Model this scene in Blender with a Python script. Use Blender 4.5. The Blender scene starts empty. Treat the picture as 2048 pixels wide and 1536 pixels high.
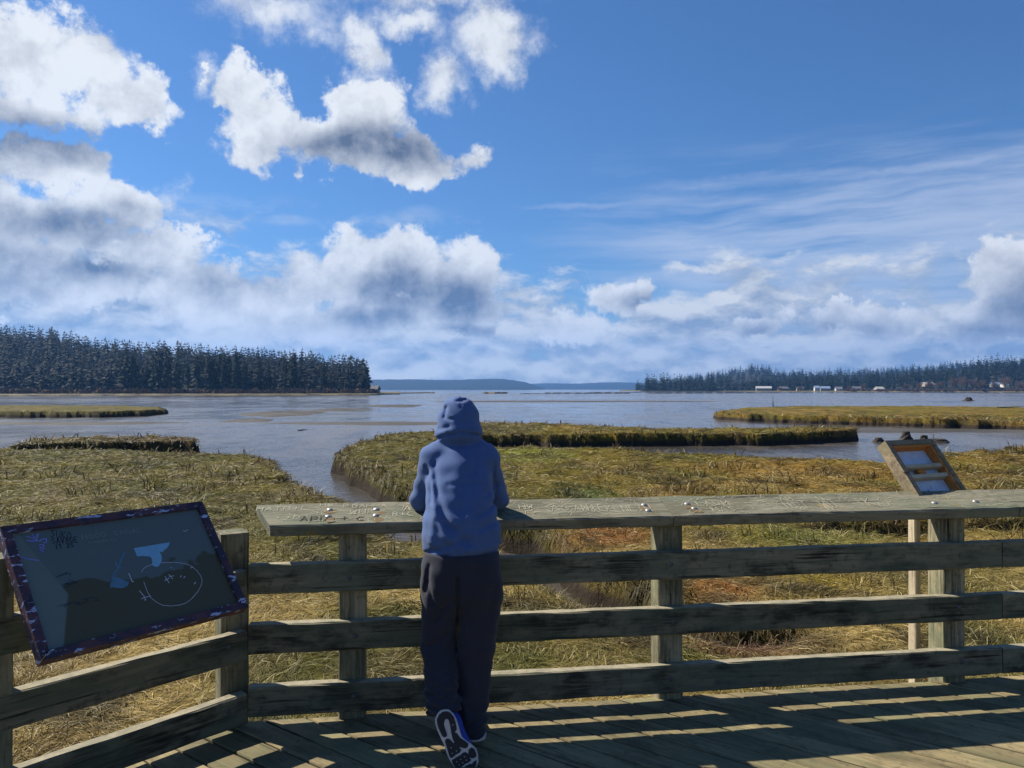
import bpy, bmesh, math, random
import numpy as np
from mathutils import Vector, Matrix
R = math.radians
random.seed(7); rng = np.random.default_rng(11)
C = bpy.context.scene.collection
sc = bpy.context.scene

# ------------------------------------------------------------------ camera, sky, sun, exposure
F, Y0, CX, H = 1540.0, 778.0, 1024.0, 1.7          # focal length and horizon row in photo pixels, eye height above the deck
cam = bpy.data.cameras.new('camera'); co = bpy.data.objects.new('camera', cam); C.objects.link(co)
cam.sensor_fit = 'HORIZONTAL'; cam.sensor_width = 36.0; cam.lens = 36.0 * F / 2048.0
cam.clip_start = 0.05; cam.clip_end = 60000
co.location = (0, 0, H); co.rotation_euler = (R(90) + math.atan((Y0 - 768) / F), 0, 0)
sc.camera = co
SUN_EL, SUN_AZ = R(43.0), R(-61.4)                  # azimuth from +Y (straight ahead), negative = to the left
SUN = Vector((math.sin(SUN_AZ) * math.cos(SUN_EL), math.cos(SUN_AZ) * math.cos(SUN_EL), math.sin(SUN_EL)))
sl = bpy.data.lights.new('sun', 'SUN'); so = bpy.data.objects.new('sun', sl); C.objects.link(so)
sl.energy = 5.0; sl.angle = R(0.5); sl.color = (1.0, 0.93, 0.82)
so.rotation_euler = SUN.to_track_quat('Z', 'Y').to_euler(); so.location = SUN * 50
SKY_STRENGTH = 0.075
vs = sc.view_settings
vs.view_transform = 'Standard'; vs.look = 'None'; vs.exposure = 0.78; vs.gamma = 1.0; vs.use_curve_mapping = False
sc.cycles.max_bounces = 4; sc.cycles.diffuse_bounces = 2; sc.cycles.glossy_bounces = 2; sc.cycles.volume_bounces = 0; sc.cycles.transparent_max_bounces = 8
sc.cycles.caustics_reflective = False; sc.cycles.caustics_refractive = False
sc.cycles.use_denoising = True

def px_dir(x, y):                                    # direction of a photo pixel (Y forward, Z up)
    return Vector(((x - CX) / F, 1.0, (Y0 - y) / F))
def at(x, y, z):                                     # where a photo pixel meets the level z
    d = (H - z) * F / (y - Y0)
    return Vector(((x - CX) / F * d, d, z))
def atd(x, y, d):                                    # a photo pixel at distance d
    return Vector(((x - CX) / F * d, d, H - (y - Y0) / F * d))
def azel(x, y):
    v = px_dir(x, y).normalized()
    return math.atan2(v.x, v.y), math.asin(v.z)
def s2l(c):
    return tuple(((v / 255) / 12.92 if v / 255 <= 0.04045 else ((v / 255 + 0.055) / 1.055) ** 2.4) for v in c)

# ------------------------------------------------------------------ node helper
class NT:
    def __init__(s, tree): s.t = tree; s.n = tree.nodes; s.l = tree.links
    def node(s, typ, **kw):
        n = s.n.new(typ)
        for k, v in kw.items(): setattr(n, k, v)
        return n
    def put(s, sock, v):
        if v is None: return
        if isinstance(v, bpy.types.NodeSocket): s.l.new(v, sock)
        elif isinstance(v, (tuple, list)) and len(v) == 3 and sock.type == 'RGBA': sock.default_value = (*v, 1)
        else: sock.default_value = v
    def math(s, op, a, b=None, c=None, clamp=False):
        n = s.node('ShaderNodeMath', operation=op, use_clamp=clamp)
        s.put(n.inputs[0], a); s.put(n.inputs[1], b); s.put(n.inputs[2], c); return n.outputs[0]
    def vec(s, op, a, b=None, out=0):
        n = s.node('ShaderNodeVectorMath', operation=op)
        s.put(n.inputs[0], a)
        if op == 'SCALE': s.put(n.inputs['Scale'], b)
        else: s.put(n.inputs[1], b)
        return n.outputs['Value'] if op in ('LENGTH', 'DOT_PRODUCT', 'DISTANCE') else n.outputs[0]
    def xyz(s, x=0.0, y=0.0, z=0.0):
        n = s.node('ShaderNodeCombineXYZ'); s.put(n.inputs[0], x); s.put(n.inputs[1], y); s.put(n.inputs[2], z); return n.outputs[0]
    def noise(s, v, scale, detail=4, rough=0.55, dist=0.0, color=False, lac=2.0):
        n = s.node('ShaderNodeTexNoise'); s.put(n.inputs['Vector'], v); n.inputs['Scale'].default_value = scale
        n.inputs['Detail'].default_value = detail; n.inputs['Roughness'].default_value = rough; n.inputs['Distortion'].default_value = dist
        n.inputs['Lacunarity'].default_value = lac
        return n.outputs['Color'] if color else n.outputs[0]
    def voro(s, v, scale, feature='F1', rnd=1.0, out='Distance'):
        n = s.node('ShaderNodeTexVoronoi', feature=feature); s.put(n.inputs['Vector'], v); n.inputs['Scale'].default_value = scale
        n.inputs['Randomness'].default_value = rnd
        return n.outputs[out]
    def step(s, v, lo, hi, a=0.0, b=1.0, smooth=True):
        n = s.node('ShaderNodeMapRange', interpolation_type='SMOOTHSTEP' if smooth else 'LINEAR')
        s.put(n.inputs[0], v); s.put(n.inputs[1], lo); s.put(n.inputs[2], hi); s.put(n.inputs[3], a); s.put(n.inputs[4], b); return n.outputs[0]
    def mix(s, f, a, b, mode='MIX'):
        n = s.node('ShaderNodeMix', data_type='RGBA', blend_type=mode); n.clamp_factor = True
        s.put(n.inputs[0], f); s.put(n.inputs[6], a); s.put(n.inputs[7], b); return n.outputs[2]
    def node_gray(s, v):
        n = s.node('ShaderNodeCombineColor'); [s.put(n.inputs[i], v) for i in range(3)]; return n.outputs[0]
    def mapv(s, v, scale=(1, 1, 1), loc=(0, 0, 0), rot=(0, 0, 0)):
        n = s.node('ShaderNodeMapping'); s.put(n.inputs[0], v)
        n.inputs['Location'].default_value = loc; n.inputs['Rotation'].default_value = rot; n.inputs['Scale'].default_value = scale; return n.outputs[0]
    def bump(s, h, strength=0.3, dist=0.01, nrm=None):
        n = s.node('ShaderNodeBump'); s.put(n.inputs['Height'], h); n.inputs['Strength'].default_value = strength
        n.inputs['Distance'].default_value = dist
        if nrm is not None: s.l.new(nrm, n.inputs['Normal'])
        return n.outputs[0]
def material(name):
    m = bpy.data.materials.new(name); m.use_nodes = True
    t = NT(m.node_tree); b = m.node_tree.nodes['Principled BSDF']
    b.inputs['Specular IOR Level'].default_value = 0.3
    return m, t, b
def plain(name, col, rough=0.7, spec=0.3, metal=0.0):
    m, t, b = material(name)
    tc = t.node('ShaderNodeTexCoord').outputs['Object']
    n = t.noise(tc, 25, 5, 0.6)
    t.put(b.inputs['Base Color'], t.mix(n, tuple(c * 0.75 for c in col), tuple(min(1, c * 1.25) for c in col)))
    b.inputs['Roughness'].default_value = rough; b.inputs['Specular IOR Level'].default_value = spec; b.inputs['Metallic'].default_value = metal
    return m

# ------------------------------------------------------------------ world: sky texture plus a cloud field laid out by direction
def build_world():
    w = bpy.data.worlds.new('World'); sc.world = w; w.use_nodes = True
    t = NT(w.node_tree); bg = t.n['Background']
    sky = t.node('ShaderNodeTexSky', sky_type='NISHITA'); sky.sun_disc = False
    sky.sun_elevation = SUN_EL; sky.sun_rotation = SUN_AZ; sky.altitude = 10; sky.air_density = 1.0; sky.dust_density = 0.25; sky.ozone_density = 2.2
    d = t.node('ShaderNodeTexCoord').outputs['Generated']
    sep = t.node('ShaderNodeSeparateXYZ'); t.put(sep.inputs[0], d)
    x, y, z = sep.outputs
    az = t.math('ARCTAN2', x, y); el = t.math('ARCSINE', z)
    p0 = t.xyz(az, el, 0.0)
    # two octaves of domain warp make the outlines billow
    w1 = t.vec('SUBTRACT', t.noise(d, 5.0, 3, 0.5, color=True), (0.5, 0.5, 0.5))
    w2 = t.vec('SUBTRACT', t.noise(d, 20.0, 6, 0.68, color=True), (0.5, 0.5, 0.5))
    p = t.vec('ADD', p0, t.vec('ADD', t.vec('SCALE', w1, 0.09), t.vec('SCALE', w2, 0.085)))
    fb = t.noise(d, 11.0, 8, 0.62)
    dS = t.vec('ADD', d, tuple(v * 0.022 for v in (SUN.x * 0.6, SUN.y * 0.3, SUN.z * 1.2)))
    fbS = t.noise(dS, 11.0, 6, 0.6)
    puff = t.math('SUBTRACT', 1.0, t.voro(t.vec('ADD', d, t.vec('SCALE', w2, 0.06)), 30.0, 'F1'))
    # grey bases are seen through the air: horizontally stretched copy of the field for the low band
    dl = t.vec('MULTIPLY', t.vec('ADD', d, t.vec('SCALE', w2, 0.02)), (1.0, 1.0, 2.5))
    low = t.noise(dl, 10.0, 7, 0.6)
    lowS = t.noise(t.vec('ADD', dl, (-0.012, 0.0, 0.04)), 10.0, 5, 0.55)
    def field(blobs, base, stretch=1.0):
        acc = None
        for (bx, by, rx, ry, s) in blobs:
            a, e = azel(bx, by)
            ra, re = rx / F * math.cos(a) ** 2, ry / F * math.cos(a)
            v = t.vec('MULTIPLY', t.vec('SUBTRACT', base, (a, e, 0)), (1 / ra, 1 / re, 0))
            q = t.math('MULTIPLY_ADD', t.vec('LENGTH', v), -s, s)
            if acc is None: acc = q
            else:
                n = t.node('ShaderNodeMath', operation='SMOOTH_MAX'); t.put(n.inputs[0], acc); t.put(n.inputs[1], q); n.inputs[2].default_value = 0.25; acc = n.outputs[0]
        return acc
    cover = field([
        (40, 95, 235, 120, 1.0), (240, 185, 115, 80, 1.0), (-220, 160, 340, 200, 1.1), (30, 205, 230, 60, .8), (90, 330, 190, 75, 1.0), (220, 400, 140, 60, 1.0),
        (-120, 450, 330, 170, 1.1), (330, 480, 150, 55, .95), (120, 560, 330, 90, 1.0), (430, 580, 200, 90, 1.0),
        (478, 205, 82, 88, 1.0), (510, 280, 130, 85, 1.0), (725, 225, 95, 85, 1.0), (690, 300, 190, 75, 1.1), (830, 330, 130, 58, 1.0), (415, 145, 26, 22, .6),
        (760, 540, 185, 88, 1.1), (615, 560, 110, 80, 1.0), (930, 565, 125, 85, 1.0), (740, 640, 360, 60, 1.0), (960, 640, 130, 60, 1.0),
        (2010, 545, 125, 82, 1.15), (1990, 640, 200, 50, .9), (1255, 580, 95, 45, .8), (1510, 635, 110, 42, .9), (1740, 650, 190, 40, .75), (1130, 640, 100, 50, .8),
        (-900, 100, 500, 320, .9), (2700, 640, 500, 90, .9), (-1200, 620, 1000, 120, 1.0)], p)
    thick = field([
        (40, 275, 290, 62, 1.0), (-220, 270, 340, 110, 1.0), (110, 440, 210, 52, 1.1), (190, 525, 180, 45, .8), (-150, 520, 320, 110, .9), (250, 410, 90, 40, .6),
        (770, 305, 200, 62, 1.15), (640, 300, 120, 40, .7), (820, 580, 165, 62, 1.1), (930, 612, 140, 52, 1.1), (720, 630, 150, 32, .9), (960, 665, 110, 26, 1.0),
        (480, 545, 150, 45, .6), (2060, 605, 150, 75, 1.2), (1960, 655, 220, 30, .8), (1300, 598, 80, 32, .6), (1660, 668, 240, 24, .7), (1520, 655, 120, 30, .7),
        (-900, 180, 450, 200, .9)], t.vec('ADD', p0, t.vec('SCALE', w1, 0.06)))
    # cumulus
    dens = t.math('ADD', t.math('MULTIPLY', cover, 1.25), t.math('MULTIPLY', t.math('SUBTRACT', fb, 0.5), 2.0))
    dens = t.math('ADD', dens, t.math('MULTIPLY', t.math('SUBTRACT', puff, 0.62), 0.4))
    a_cu = t.step(dens, 0.10, 0.48)
    wisp = field([(560, 20, 190, 80, 1.0), (1000, 92, 150, 80, 1.35), (815, 55, 90, 48, 1.0), (885, 182, 75, 62, 1.1), (860, 0, 330, 45, .8), (420, 150, 60, 45, .8), (716, 120, 62, 75, 1.25), (330, 390, 60, 50, .7)], p)
    a_w = t.math('MULTIPLY', t.step(t.math('ADD', wisp, t.math('MULTIPLY', t.math('SUBTRACT', fb, 0.5), 2.2)), 0.0, 0.95), 0.92)
    a_cu = t.math('MAXIMUM', a_cu, a_w)
    relief = t.math('SUBTRACT', fb, fbS)
    th = t.step(t.math('MULTIPLY_ADD', t.math('SUBTRACT', fb, 0.5), 0.3, thick), -0.35, 0.95)
    lit = t.math('MULTIPLY_ADD', relief, 2.1, t.math('MULTIPLY_ADD', th, -0.86, 0.97))
    lit = t.math('SUBTRACT', lit, t.math('MULTIPLY', t.step(dens, 0.5, 1.4), 0.16))
    lit = t.math('ADD', lit, t.math('MULTIPLY', t.math('SUBTRACT', puff, 0.6), 0.30))
    lit = t.step(lit, -0.1, 1.0, smooth=False)
    cu = t.mix(lit, s2l((92, 104, 126)), s2l((240, 243, 246)))
    # low band of small clouds above the horizon
    band = t.step(el, R(12.0), R(2.0))
    dl_ = t.math('ADD', t.math('MULTIPLY', band, 0.62), t.math('MULTIPLY', t.math('SUBTRACT', low, 0.5), 1.9))
    dl_ = t.math('ADD', dl_, t.step(az, R(6), R(-12), -0.02, 0.2))
    a_lo = t.math('MULTIPLY', t.step(dl_, 0.12, 0.5), t.step(el, R(14), R(9), 0.0, 0.96))
    litl = t.step(t.math('MULTIPLY_ADD', t.math('SUBTRACT', low, lowS), 4.2, 0.55), 0.0, 1.0, smooth=False)
    lowc = t.mix(litl, s2l((146, 160, 180)), s2l((236, 237, 235)))
    # cirrus: long streaks, a little tilted
    pc = t.mapv(t.vec('ADD', p0, t.vec('SCALE', w1, 0.03)), scale=(3.2, 30.0, 1.0), rot=(0, 0, R(-5)))
    ci = t.noise(pc, 1.0, 7, 0.62)
    reg = t.math('MULTIPLY', t.step(el, R(19.5), R(11)), t.step(az, R(-4), R(16)))
    a_ci = t.math('MULTIPLY', t.step(t.math('ADD', ci, t.math('MULTIPLY', reg, 0.24)), 0.50, 0.86), t.math('MULTIPLY', reg, 0.75))
    for (bx, by, rx, ry, rot, s) in ((1500, 362, 300, 20, 3.5, .75), (1820, 338, 420, 17, 4.5, .6), (1650, 345, 160, 16, 4, .5), (1900, 395, 420, 60, 3, .3), (1180, 410, 190, 9, 8, .4), (575, 440, 75, 16, -12, .45), (840, 428, 60, 22, 0, .3), (1360, 447, 60, 8, 4, .5)):
        a, e = azel(bx, by)
        v = t.mapv(t.vec('ADD', t.vec('SUBTRACT', p0, (a, e, 0)), t.vec('SCALE', w2, 0.02)), rot=(0, 0, R(-rot)), scale=(F / rx / math.cos(a) ** 2, F / ry / math.cos(a), 0))
        g = t.math('MULTIPLY', t.step(t.vec('LENGTH', v), 1.0, 0.1), t.step(ci, 0.25, 0.7, 0.15, 1.2))
        a_ci = t.math('MAXIMUM', a_ci, t.math('MULTIPLY', g, s))
    skyc = t.vec('SCALE', sky.outputs[0], SKY_STRENGTH)
    skyc = t.mix(1.0, skyc, (0.60, 0.98, 1.42), 'MULTIPLY')
    c = t.mix(t.math('MINIMUM', a_ci, 0.9), skyc, s2l((196, 208, 230)))
    c = t.mix(a_lo, c, lowc)
    c = t.mix(a_cu, c, cu)
    t.put(bg.inputs['Color'], c); bg.inputs['Strength'].default_value = 0.59
    w.cycles.sampling_method = 'MANUAL'; w.cycles.sample_map_resolution = 256
build_world()

# ------------------------------------------------------------------ object helpers
def link(o, parent=None):
    C.objects.link(o)
    if parent is not None: o.parent = parent
    return o
def tag(o, label=None, cat=None, group=None, kind=None):
    if label: o['label'] = label
    if cat: o['category'] = cat
    if group: o['group'] = group
    if kind: o['kind'] = kind
    return o
def empty(name, loc=(0, 0, 0), rz=0.0):
    o = bpy.data.objects.new(name, None); o.location = loc; o.rotation_euler = (0, 0, rz); o.empty_display_size = 0.1
    return link(o)
def mesh_obj(name, v, f, mat=None, parent=None, smooth=False):
    me = bpy.data.meshes.new(name); me.from_pydata([tuple(map(float, q)) for q in v], [], f); me.update()
    if mat: me.materials.append(mat)
    if smooth: me.polygons.foreach_set('use_smooth', [True] * len(me.polygons))
    return link(bpy.data.objects.new(name, me), parent)
def np_mesh(name, V, Fq, mat=None, parent=None, smooth=False, col=None):
    """V (n,3); Fq (m,k) with one face size"""
    me = bpy.data.meshes.new(name); V = np.asarray(V, np.float32); Fq = np.asarray(Fq, np.int32); m, k = Fq.shape
    me.vertices.add(len(V)); me.vertices.foreach_set('co', V.ravel())
    me.loops.add(m * k); me.loops.foreach_set('vertex_index', Fq.ravel())
    me.polygons.add(m); me.polygons.foreach_set('loop_start', np.arange(0, m * k, k, dtype=np.int32))
    me.polygons.foreach_set('loop_total', np.full(m, k, np.int32))
    if smooth: me.polygons.foreach_set('use_smooth', np.ones(m, bool))
    me.update(calc_edges=True)
    if col is not None:
        at_ = me.color_attributes.new('Col', 'FLOAT_COLOR', 'POINT')
        at_.data.foreach_set('color', np.concatenate([col, np.ones((len(V), 1))], 1).astype(np.float32).ravel())
    if mat: me.materials.append(mat)
    return link(bpy.data.objects.new(name, me), parent)
def hash2(ix, iy, s):
    h = (ix.astype(np.int64) * 374761393 + iy.astype(np.int64) * 668265263 + s * 974634777) & 0x7fffffff
    h = (h ^ (h >> 13)) * 1274126177 & 0x7fffffff
    return ((h ^ (h >> 16)) & 0xffff) / 65535.0
def vnoise(x, y, s=0):
    ix, iy = np.floor(x), np.floor(y); fx, fy = x - ix, y - iy
    fx = fx * fx * (3 - 2 * fx); fy = fy * fy * (3 - 2 * fy)
    a = hash2(ix, iy, s); b = hash2(ix + 1, iy, s); c = hash2(ix, iy + 1, s); d = hash2(ix + 1, iy + 1, s)
    return a + (b - a) * fx + (c - a) * fy + (a - b - c + d) * fx * fy
def fbm(x, y, o=4, s=0):
    r = 0; a = 0.5; tot = 0
    for i in range(o): r = r + a * vnoise(x * 2 ** i + 17.3 * i, y * 2 ** i + 5.1 * i, s + i); tot += a; a *= 0.5
    return r / tot - 0.5

# ------------------------------------------------------------------ materials
def wood_mat(name, cols, grain=1.0, lichen=0.0, seed=0.0, bumpy=0.5, blotch=1.0, var=0.25, up_pale=0.0):
    dark, mid, pale = cols
    m, t, b = material(name)
    tc = t.node('ShaderNodeTexCoord').outputs['Object']
    oi = t.node('ShaderNodeObjectInfo').outputs['Random']
    v = t.vec('ADD', tc, t.vec('SCALE', (13.7, 7.1, 5.3), t.math('MULTIPLY_ADD', oi, 9.0, seed)))
    g = t.noise(t.vec('MULTIPLY', v, (2.2, 34, 34)), grain, 7, 0.65)
    g2 = t.noise(t.vec('MULTIPLY', v, (5, 110, 110)), grain, 4, 0.6)
    bl = t.noise(t.vec('MULTIPLY', v, (2.2, 4.5, 4.5)), 1.6, 5, 0.62)
    bl2 = t.noise(v, 22, 6, 0.7)
    crack = t.step(t.noise(t.vec('MULTIPLY', v, (1.6, 46, 46)), 1.0, 3, 0.5), 0.30, 0.37, 1.0, 0.0)
    c = t.mix(t.step(g, 0.3, 0.7), mid, pale)
    c = t.mix(t.math('MULTIPLY', t.step(bl, 0.46, 0.62), 0.88 * blotch), c, dark)
    c = t.mix(t.math('MULTIPLY', t.step(bl2, 0.52, 0.66), 0.55), c, dark)
    c = t.mix(t.math('MULTIPLY', t.step(g2, 0.45, 0.68), 0.5), c, pale)
    c = t.mix(t.math('MULTIPLY', crack, 0.85), c, tuple(q * 0.35 for q in dark))
    c = t.mix(t.math('MULTIPLY', t.step(t.noise(t.vec('MULTIPLY', v, (1.3, 3, 3)), 1.3, 4, 0.6), 0.48, 0.60), 0.5), c, tuple(q * k for q, k in zip(mid, (0.84, 1.04, 0.98))))
    c = t.mix(1.0, c, t.node_gray(t.math('MULTIPLY_ADD', oi, var, 1 - var / 2)), 'MULTIPLY')
    if up_pale:  # faces that point up are mixed towards a pale tan
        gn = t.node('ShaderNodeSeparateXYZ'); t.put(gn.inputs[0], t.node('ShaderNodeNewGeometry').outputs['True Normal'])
        c = t.mix(t.math('MULTIPLY', t.step(gn.outputs[2], 0.6, 0.9), t.step(bl2, 0.30, 0.62, up_pale, up_pale * .55)), c, s2l((168, 158, 132)))
    if lichen:
        li = t.math('MULTIPLY', t.step(t.noise(v, 7, 6, 0.7), 0.60, 0.68), lichen)
        c = t.mix(li, c, s2l((150, 118, 40)))
    t.put(b.inputs['Base Color'], c)
    b.inputs['Roughness'].default_value = 0.82; b.inputs['Specular IOR Level'].default_value = 0.25
    hgt = t.math('ADD', t.math('MULTIPLY', g, 0.7), t.math('ADD', t.math('MULTIPLY', g2, 0.35), t.math('MULTIPLY', crack, -1.3)))
    t.put(b.inputs['Normal'], t.bump(hgt, bumpy, 0.006))
    return m
M = {}
M['rail'] = wood_mat('weathered_rail_wood', (s2l((42, 41, 34)), s2l((88, 90, 74)), s2l((126, 120, 96))), lichen=0.0, seed=1, up_pale=0.85)
M['cap'] = wood_mat('weathered_cap_wood', (s2l((72, 69, 54)), s2l((106, 104, 85)), s2l((136, 131, 110))), lichen=0.55, seed=2, bumpy=0.8, blotch=0.6)
M['post'] = wood_mat('weathered_post_wood', (s2l((48, 47, 36)), s2l((92, 90, 70)), s2l((156, 148, 118))), lichen=0.12, seed=3, blotch=0.7)
M['deck'] = wood_mat('weathered_deck_wood', (s2l((66, 61, 44)), s2l((112, 103, 76)), s2l((144, 129, 94))), lichen=0.12, seed=4, blotch=0.6, bumpy=0.3, var=0.5)
M['frame_wood'] = wood_mat('grey_frame_wood', (s2l((66, 58, 44)), s2l((124, 108, 84)), s2l((156, 140, 112))), seed=5, bumpy=0.3, blotch=0.5)
M['fresh_wood'] = wood_mat('orange_frame_wood', (s2l((120, 72, 36)), s2l((190, 106, 44)), s2l((206, 146, 84))), seed=6, bumpy=0.3, blotch=0.4)
M['brace_wood'] = wood_mat('pale_brace_wood', (s2l((120, 106, 84)), s2l((176, 160, 132)), s2l((196, 182, 154))), seed=7, bumpy=0.3, blotch=0.3)
M['bolt'] = plain('galvanised_bolt', s2l((168, 164, 156)), 0.45, 0.5, 0.6)
M['bolt_dark'] = plain('dark_bolt', s2l((84, 88, 90)), 0.55, 0.5, 0.5)
M['rust'] = plain('rust_stain', s2l((112, 94, 64)), 0.9)
M['carve'] = plain('carved_pale_wood', s2l((176, 171, 148)), 0.9)
M['carve_dark'] = plain('carved_dark_groove', s2l((50, 46, 36)), 0.9)

# ------------------------------------------------------------------ terrain levels (z is measured from the deck boards)
ZM, ZF = -0.9, -1.6                                   # salt-marsh top and mudflat
U = Vector((0.9898, 0.1424, 0)); N = Vector((0.1424, -0.9898, 0))      # along the railing; from it towards the viewer
P2 = Vector((0.8706, 4.229, 0)); FA = math.atan2(U.y, U.x)             # foot of the middle post, front face

# mudflat: one sheet out to the horizon, wet, with rippled film of water
def mud_material():
    m, t, b = material('wet_mudflat')
    g = t.node('ShaderNodeNewGeometry').outputs['Position']
    sep = t.node('ShaderNodeSeparateXYZ'); t.put(sep.inputs[0], g)
    big = t.noise(t.vec('MULTIPLY', g, (0.010, 0.022, 1)), 1.0, 6, 0.6, 0.4)
    mid = t.noise(t.vec('MULTIPLY', g, (0.06, 0.16, 1)), 1.0, 5, 0.6)
    fine = t.noise(t.vec('MULTIPLY', g, (0.9, 2.6, 1)), 1.0, 5, 0.65)
    rip = t.noise(t.vec('MULTIPLY', g, (1.6, 0.62, 1)), 1.0, 5, 0.68)
    stk = t.noise(t.vec('MULTIPLY', g, (0.28, 0.075, 1)), 1.0, 6, 0.66)
    far = t.step(sep.outputs[1], 90.0, 260.0)
    vfar = t.step(sep.outputs[1], 420.0, 700.0)
    wet = t.step(t.math('ADD', t.math('MULTIPLY', big, 0.7), t.math('MULTIPLY', mid, 0.45)), 0.47, 0.63)
    wet = t.math('MULTIPLY_ADD', wet, 0.35, t.math('MULTIPLY_ADD', far, -0.12, t.step(t.math('ADD', t.math('MULTIPLY', stk, 0.6), t.math('MULTIPLY', rip, 0.4)), 0.40, 0.60, 0.40, 0.85)))
    wet = t.math('MAXIMUM', wet, vfar)
    c = t.mix(fine, s2l((84, 76, 66)), s2l((120, 110, 98)))
    c = t.mix(t.step(mid, 0.4, 0.65), c, s2l((116, 108, 98)))
    c = t.mix(wet, c, s2l((70, 66, 60)))
    speck = t.math('MULTIPLY', t.step(t.noise(t.vec('MULTIPLY', g, (1.6, 3.2, 1)), 3.0, 3, 0.6), 0.60, 0.66), t.step(sep.outputs[1], 60.0, 40.0))
    c = t.mix(t.math('MULTIPLY', speck, 0.8), c, s2l((40, 36, 30)))
    t.put(b.inputs['Base Color'], c)
    t.put(b.inputs['Roughness'], t.math('ADD', t.math('MULTIPLY_ADD', wet, -0.34, 0.42), t.math('MULTIPLY', speck, 0.4)))
    b.inputs['Specular IOR Level'].default_value = 0.5; b.inputs['IOR'].default_value = 1.36
    hgt = t.math('ADD', t.math('MULTIPLY_ADD', stk, 2.5, t.math('MULTIPLY', rip, 1.8)), t.math('ADD', t.math('MULTIPLY', fine, 1.0), t.math('MULTIPLY', mid, 1.2)))
    hgt = t.math('ADD', hgt, t.math('MULTIPLY', speck, 0.4))
    t.put(b.inputs['Normal'], t.bump(hgt, 0.4, 0.07))
    return m
M['mud'] = mud_material()
rad = np.concatenate([[0.0], np.geomspace(6, 7000, 40)]); ang = np.linspace(0, 2 * np.pi, 73)[:-1]
V = [(0, 0, ZF)] + [(r * math.sin(a), r * math.cos(a), ZF) for r in rad[1:] for a in ang]
Fm = [(0, 1 + (k + 1) % 72, 1 + k) for k in range(72)]
for i in range(len(rad) - 2):
    for k in range(72):
        a, b_ = 1 + i * 72 + k, 1 + i * 72 + (k + 1) % 72
        Fm.append((a, b_, b_ + 72, a + 72))
tag(mesh_obj('mudflat', V, Fm, M['mud']), 'wet grey mudflat with a silver film of water out to the far hills', 'mudflat', kind='structure')

# ---- salt marsh: outlines in photo pixels at the level of the marsh top, a height field with steep cut banks
def poly(pts, z=ZM): return np.array([at(x, y, z).xy[:] for x, y in pts])
def sdf_poly(Px, Py, pts):
    """signed distance, positive inside"""
    d = np.full(Px.shape, 1e9); inside = np.zeros(Px.shape, bool); n = len(pts)
    for i in range(n):
        ax, ay = pts[i]; bx, by = pts[(i + 1) % n]
        ex, ey = bx - ax, by - ay; wx, wy = Px - ax, Py - ay
        tt = np.clip((wx * ex + wy * ey) / (ex * ex + ey * ey + 1e-12), 0, 1)
        d = np.minimum(d, (wx - ex * tt) ** 2 + (wy - ey * tt) ** 2)
        cnd = ((ay > Py) != (by > Py)) & (Px < ex * (Py - ay) / (ey + 1e-12) + ax)
        inside ^= cnd
    return np.sqrt(d) * np.where(inside, 1, -1)
def sdf_line(Px, Py, pts, wid):
    d = np.full(Px.shape, 1e9)
    for i in range(len(pts) - 1):
        ax, ay = pts[i]; bx, by = pts[i + 1]; ex, ey = bx - ax, by - ay; wx, wy = Px - ax, Py - ay
        tt = np.clip((wx * ex + wy * ey) / (ex * ex + ey * ey + 1e-12), 0, 1)
        d = np.minimum(d, np.hypot(wx - ex * tt, wy - ey * tt) - (wid[i] + (wid[i + 1] - wid[i]) * tt))
    return d
CREEK = [(760, 1010), (850, 1064), (1000, 1090), (1060, 1135), (1120, 1182), (1220, 1228), (1330, 1272), (1420, 1302), (1500, 1318)]
L_POLY = poly([(-900, 893), (0, 897), (200, 900), (390, 905), (500, 911), (540, 922), (560, 938), (600, 960), (640, 985), (694, 1003), (716, 1030), (800, 1075)]
              + [(x, y) for x, y in CREEK[2:]] + [(1700, 1420), (1900, 3000), (-2500, 3000), (-2600, 1000)])
C_POLY = poly([(680, 908), (690, 897), (715, 884), (770, 872), (880, 860), (960, 847), (1100, 849), (1300, 857), (1560, 856), (1712, 855), (1722, 859), (1560, 866), (1300, 868), (1150, 869), (980, 869), (890, 874), (868, 880), (930, 889),
               (1000, 893), (1060, 893), (1200, 898), (1400, 908), (1600, 919), (1780, 926), (1850, 918), (1900, 905), (2000, 896), (2200, 898), (2700, 905), (3600, 1000), (3600, 3000), (1600, 3000), (1500, 1330)]
              + [(x, y) for x, y in CREEK[:1:-1]] + [(850, 1022), (825, 985), (790, 962), (745, 940), (700, 926)])
I1_POLY = poly([(12, 893), (60, 888), (150, 886), (260, 884), (396, 882), (398, 877), (330, 873), (160, 874), (60, 880)], -0.72)
I2_POLY = poly([(-500, 823), (0, 823), (200, 823), (300, 820), (326, 818), (318, 813), (200, 811), (0, 811), (-500, 811)])
I3_POLY = poly([(1438, 826), (1500, 829), (1600, 832), (1800, 837), (1950, 840), (2048, 843), (2500, 852), (2500, 818), (2048, 815), (1850, 812), (1600, 812), (1500, 815), (1442, 821)])
CREEK_W = poly(CREEK, -1.25)
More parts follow.
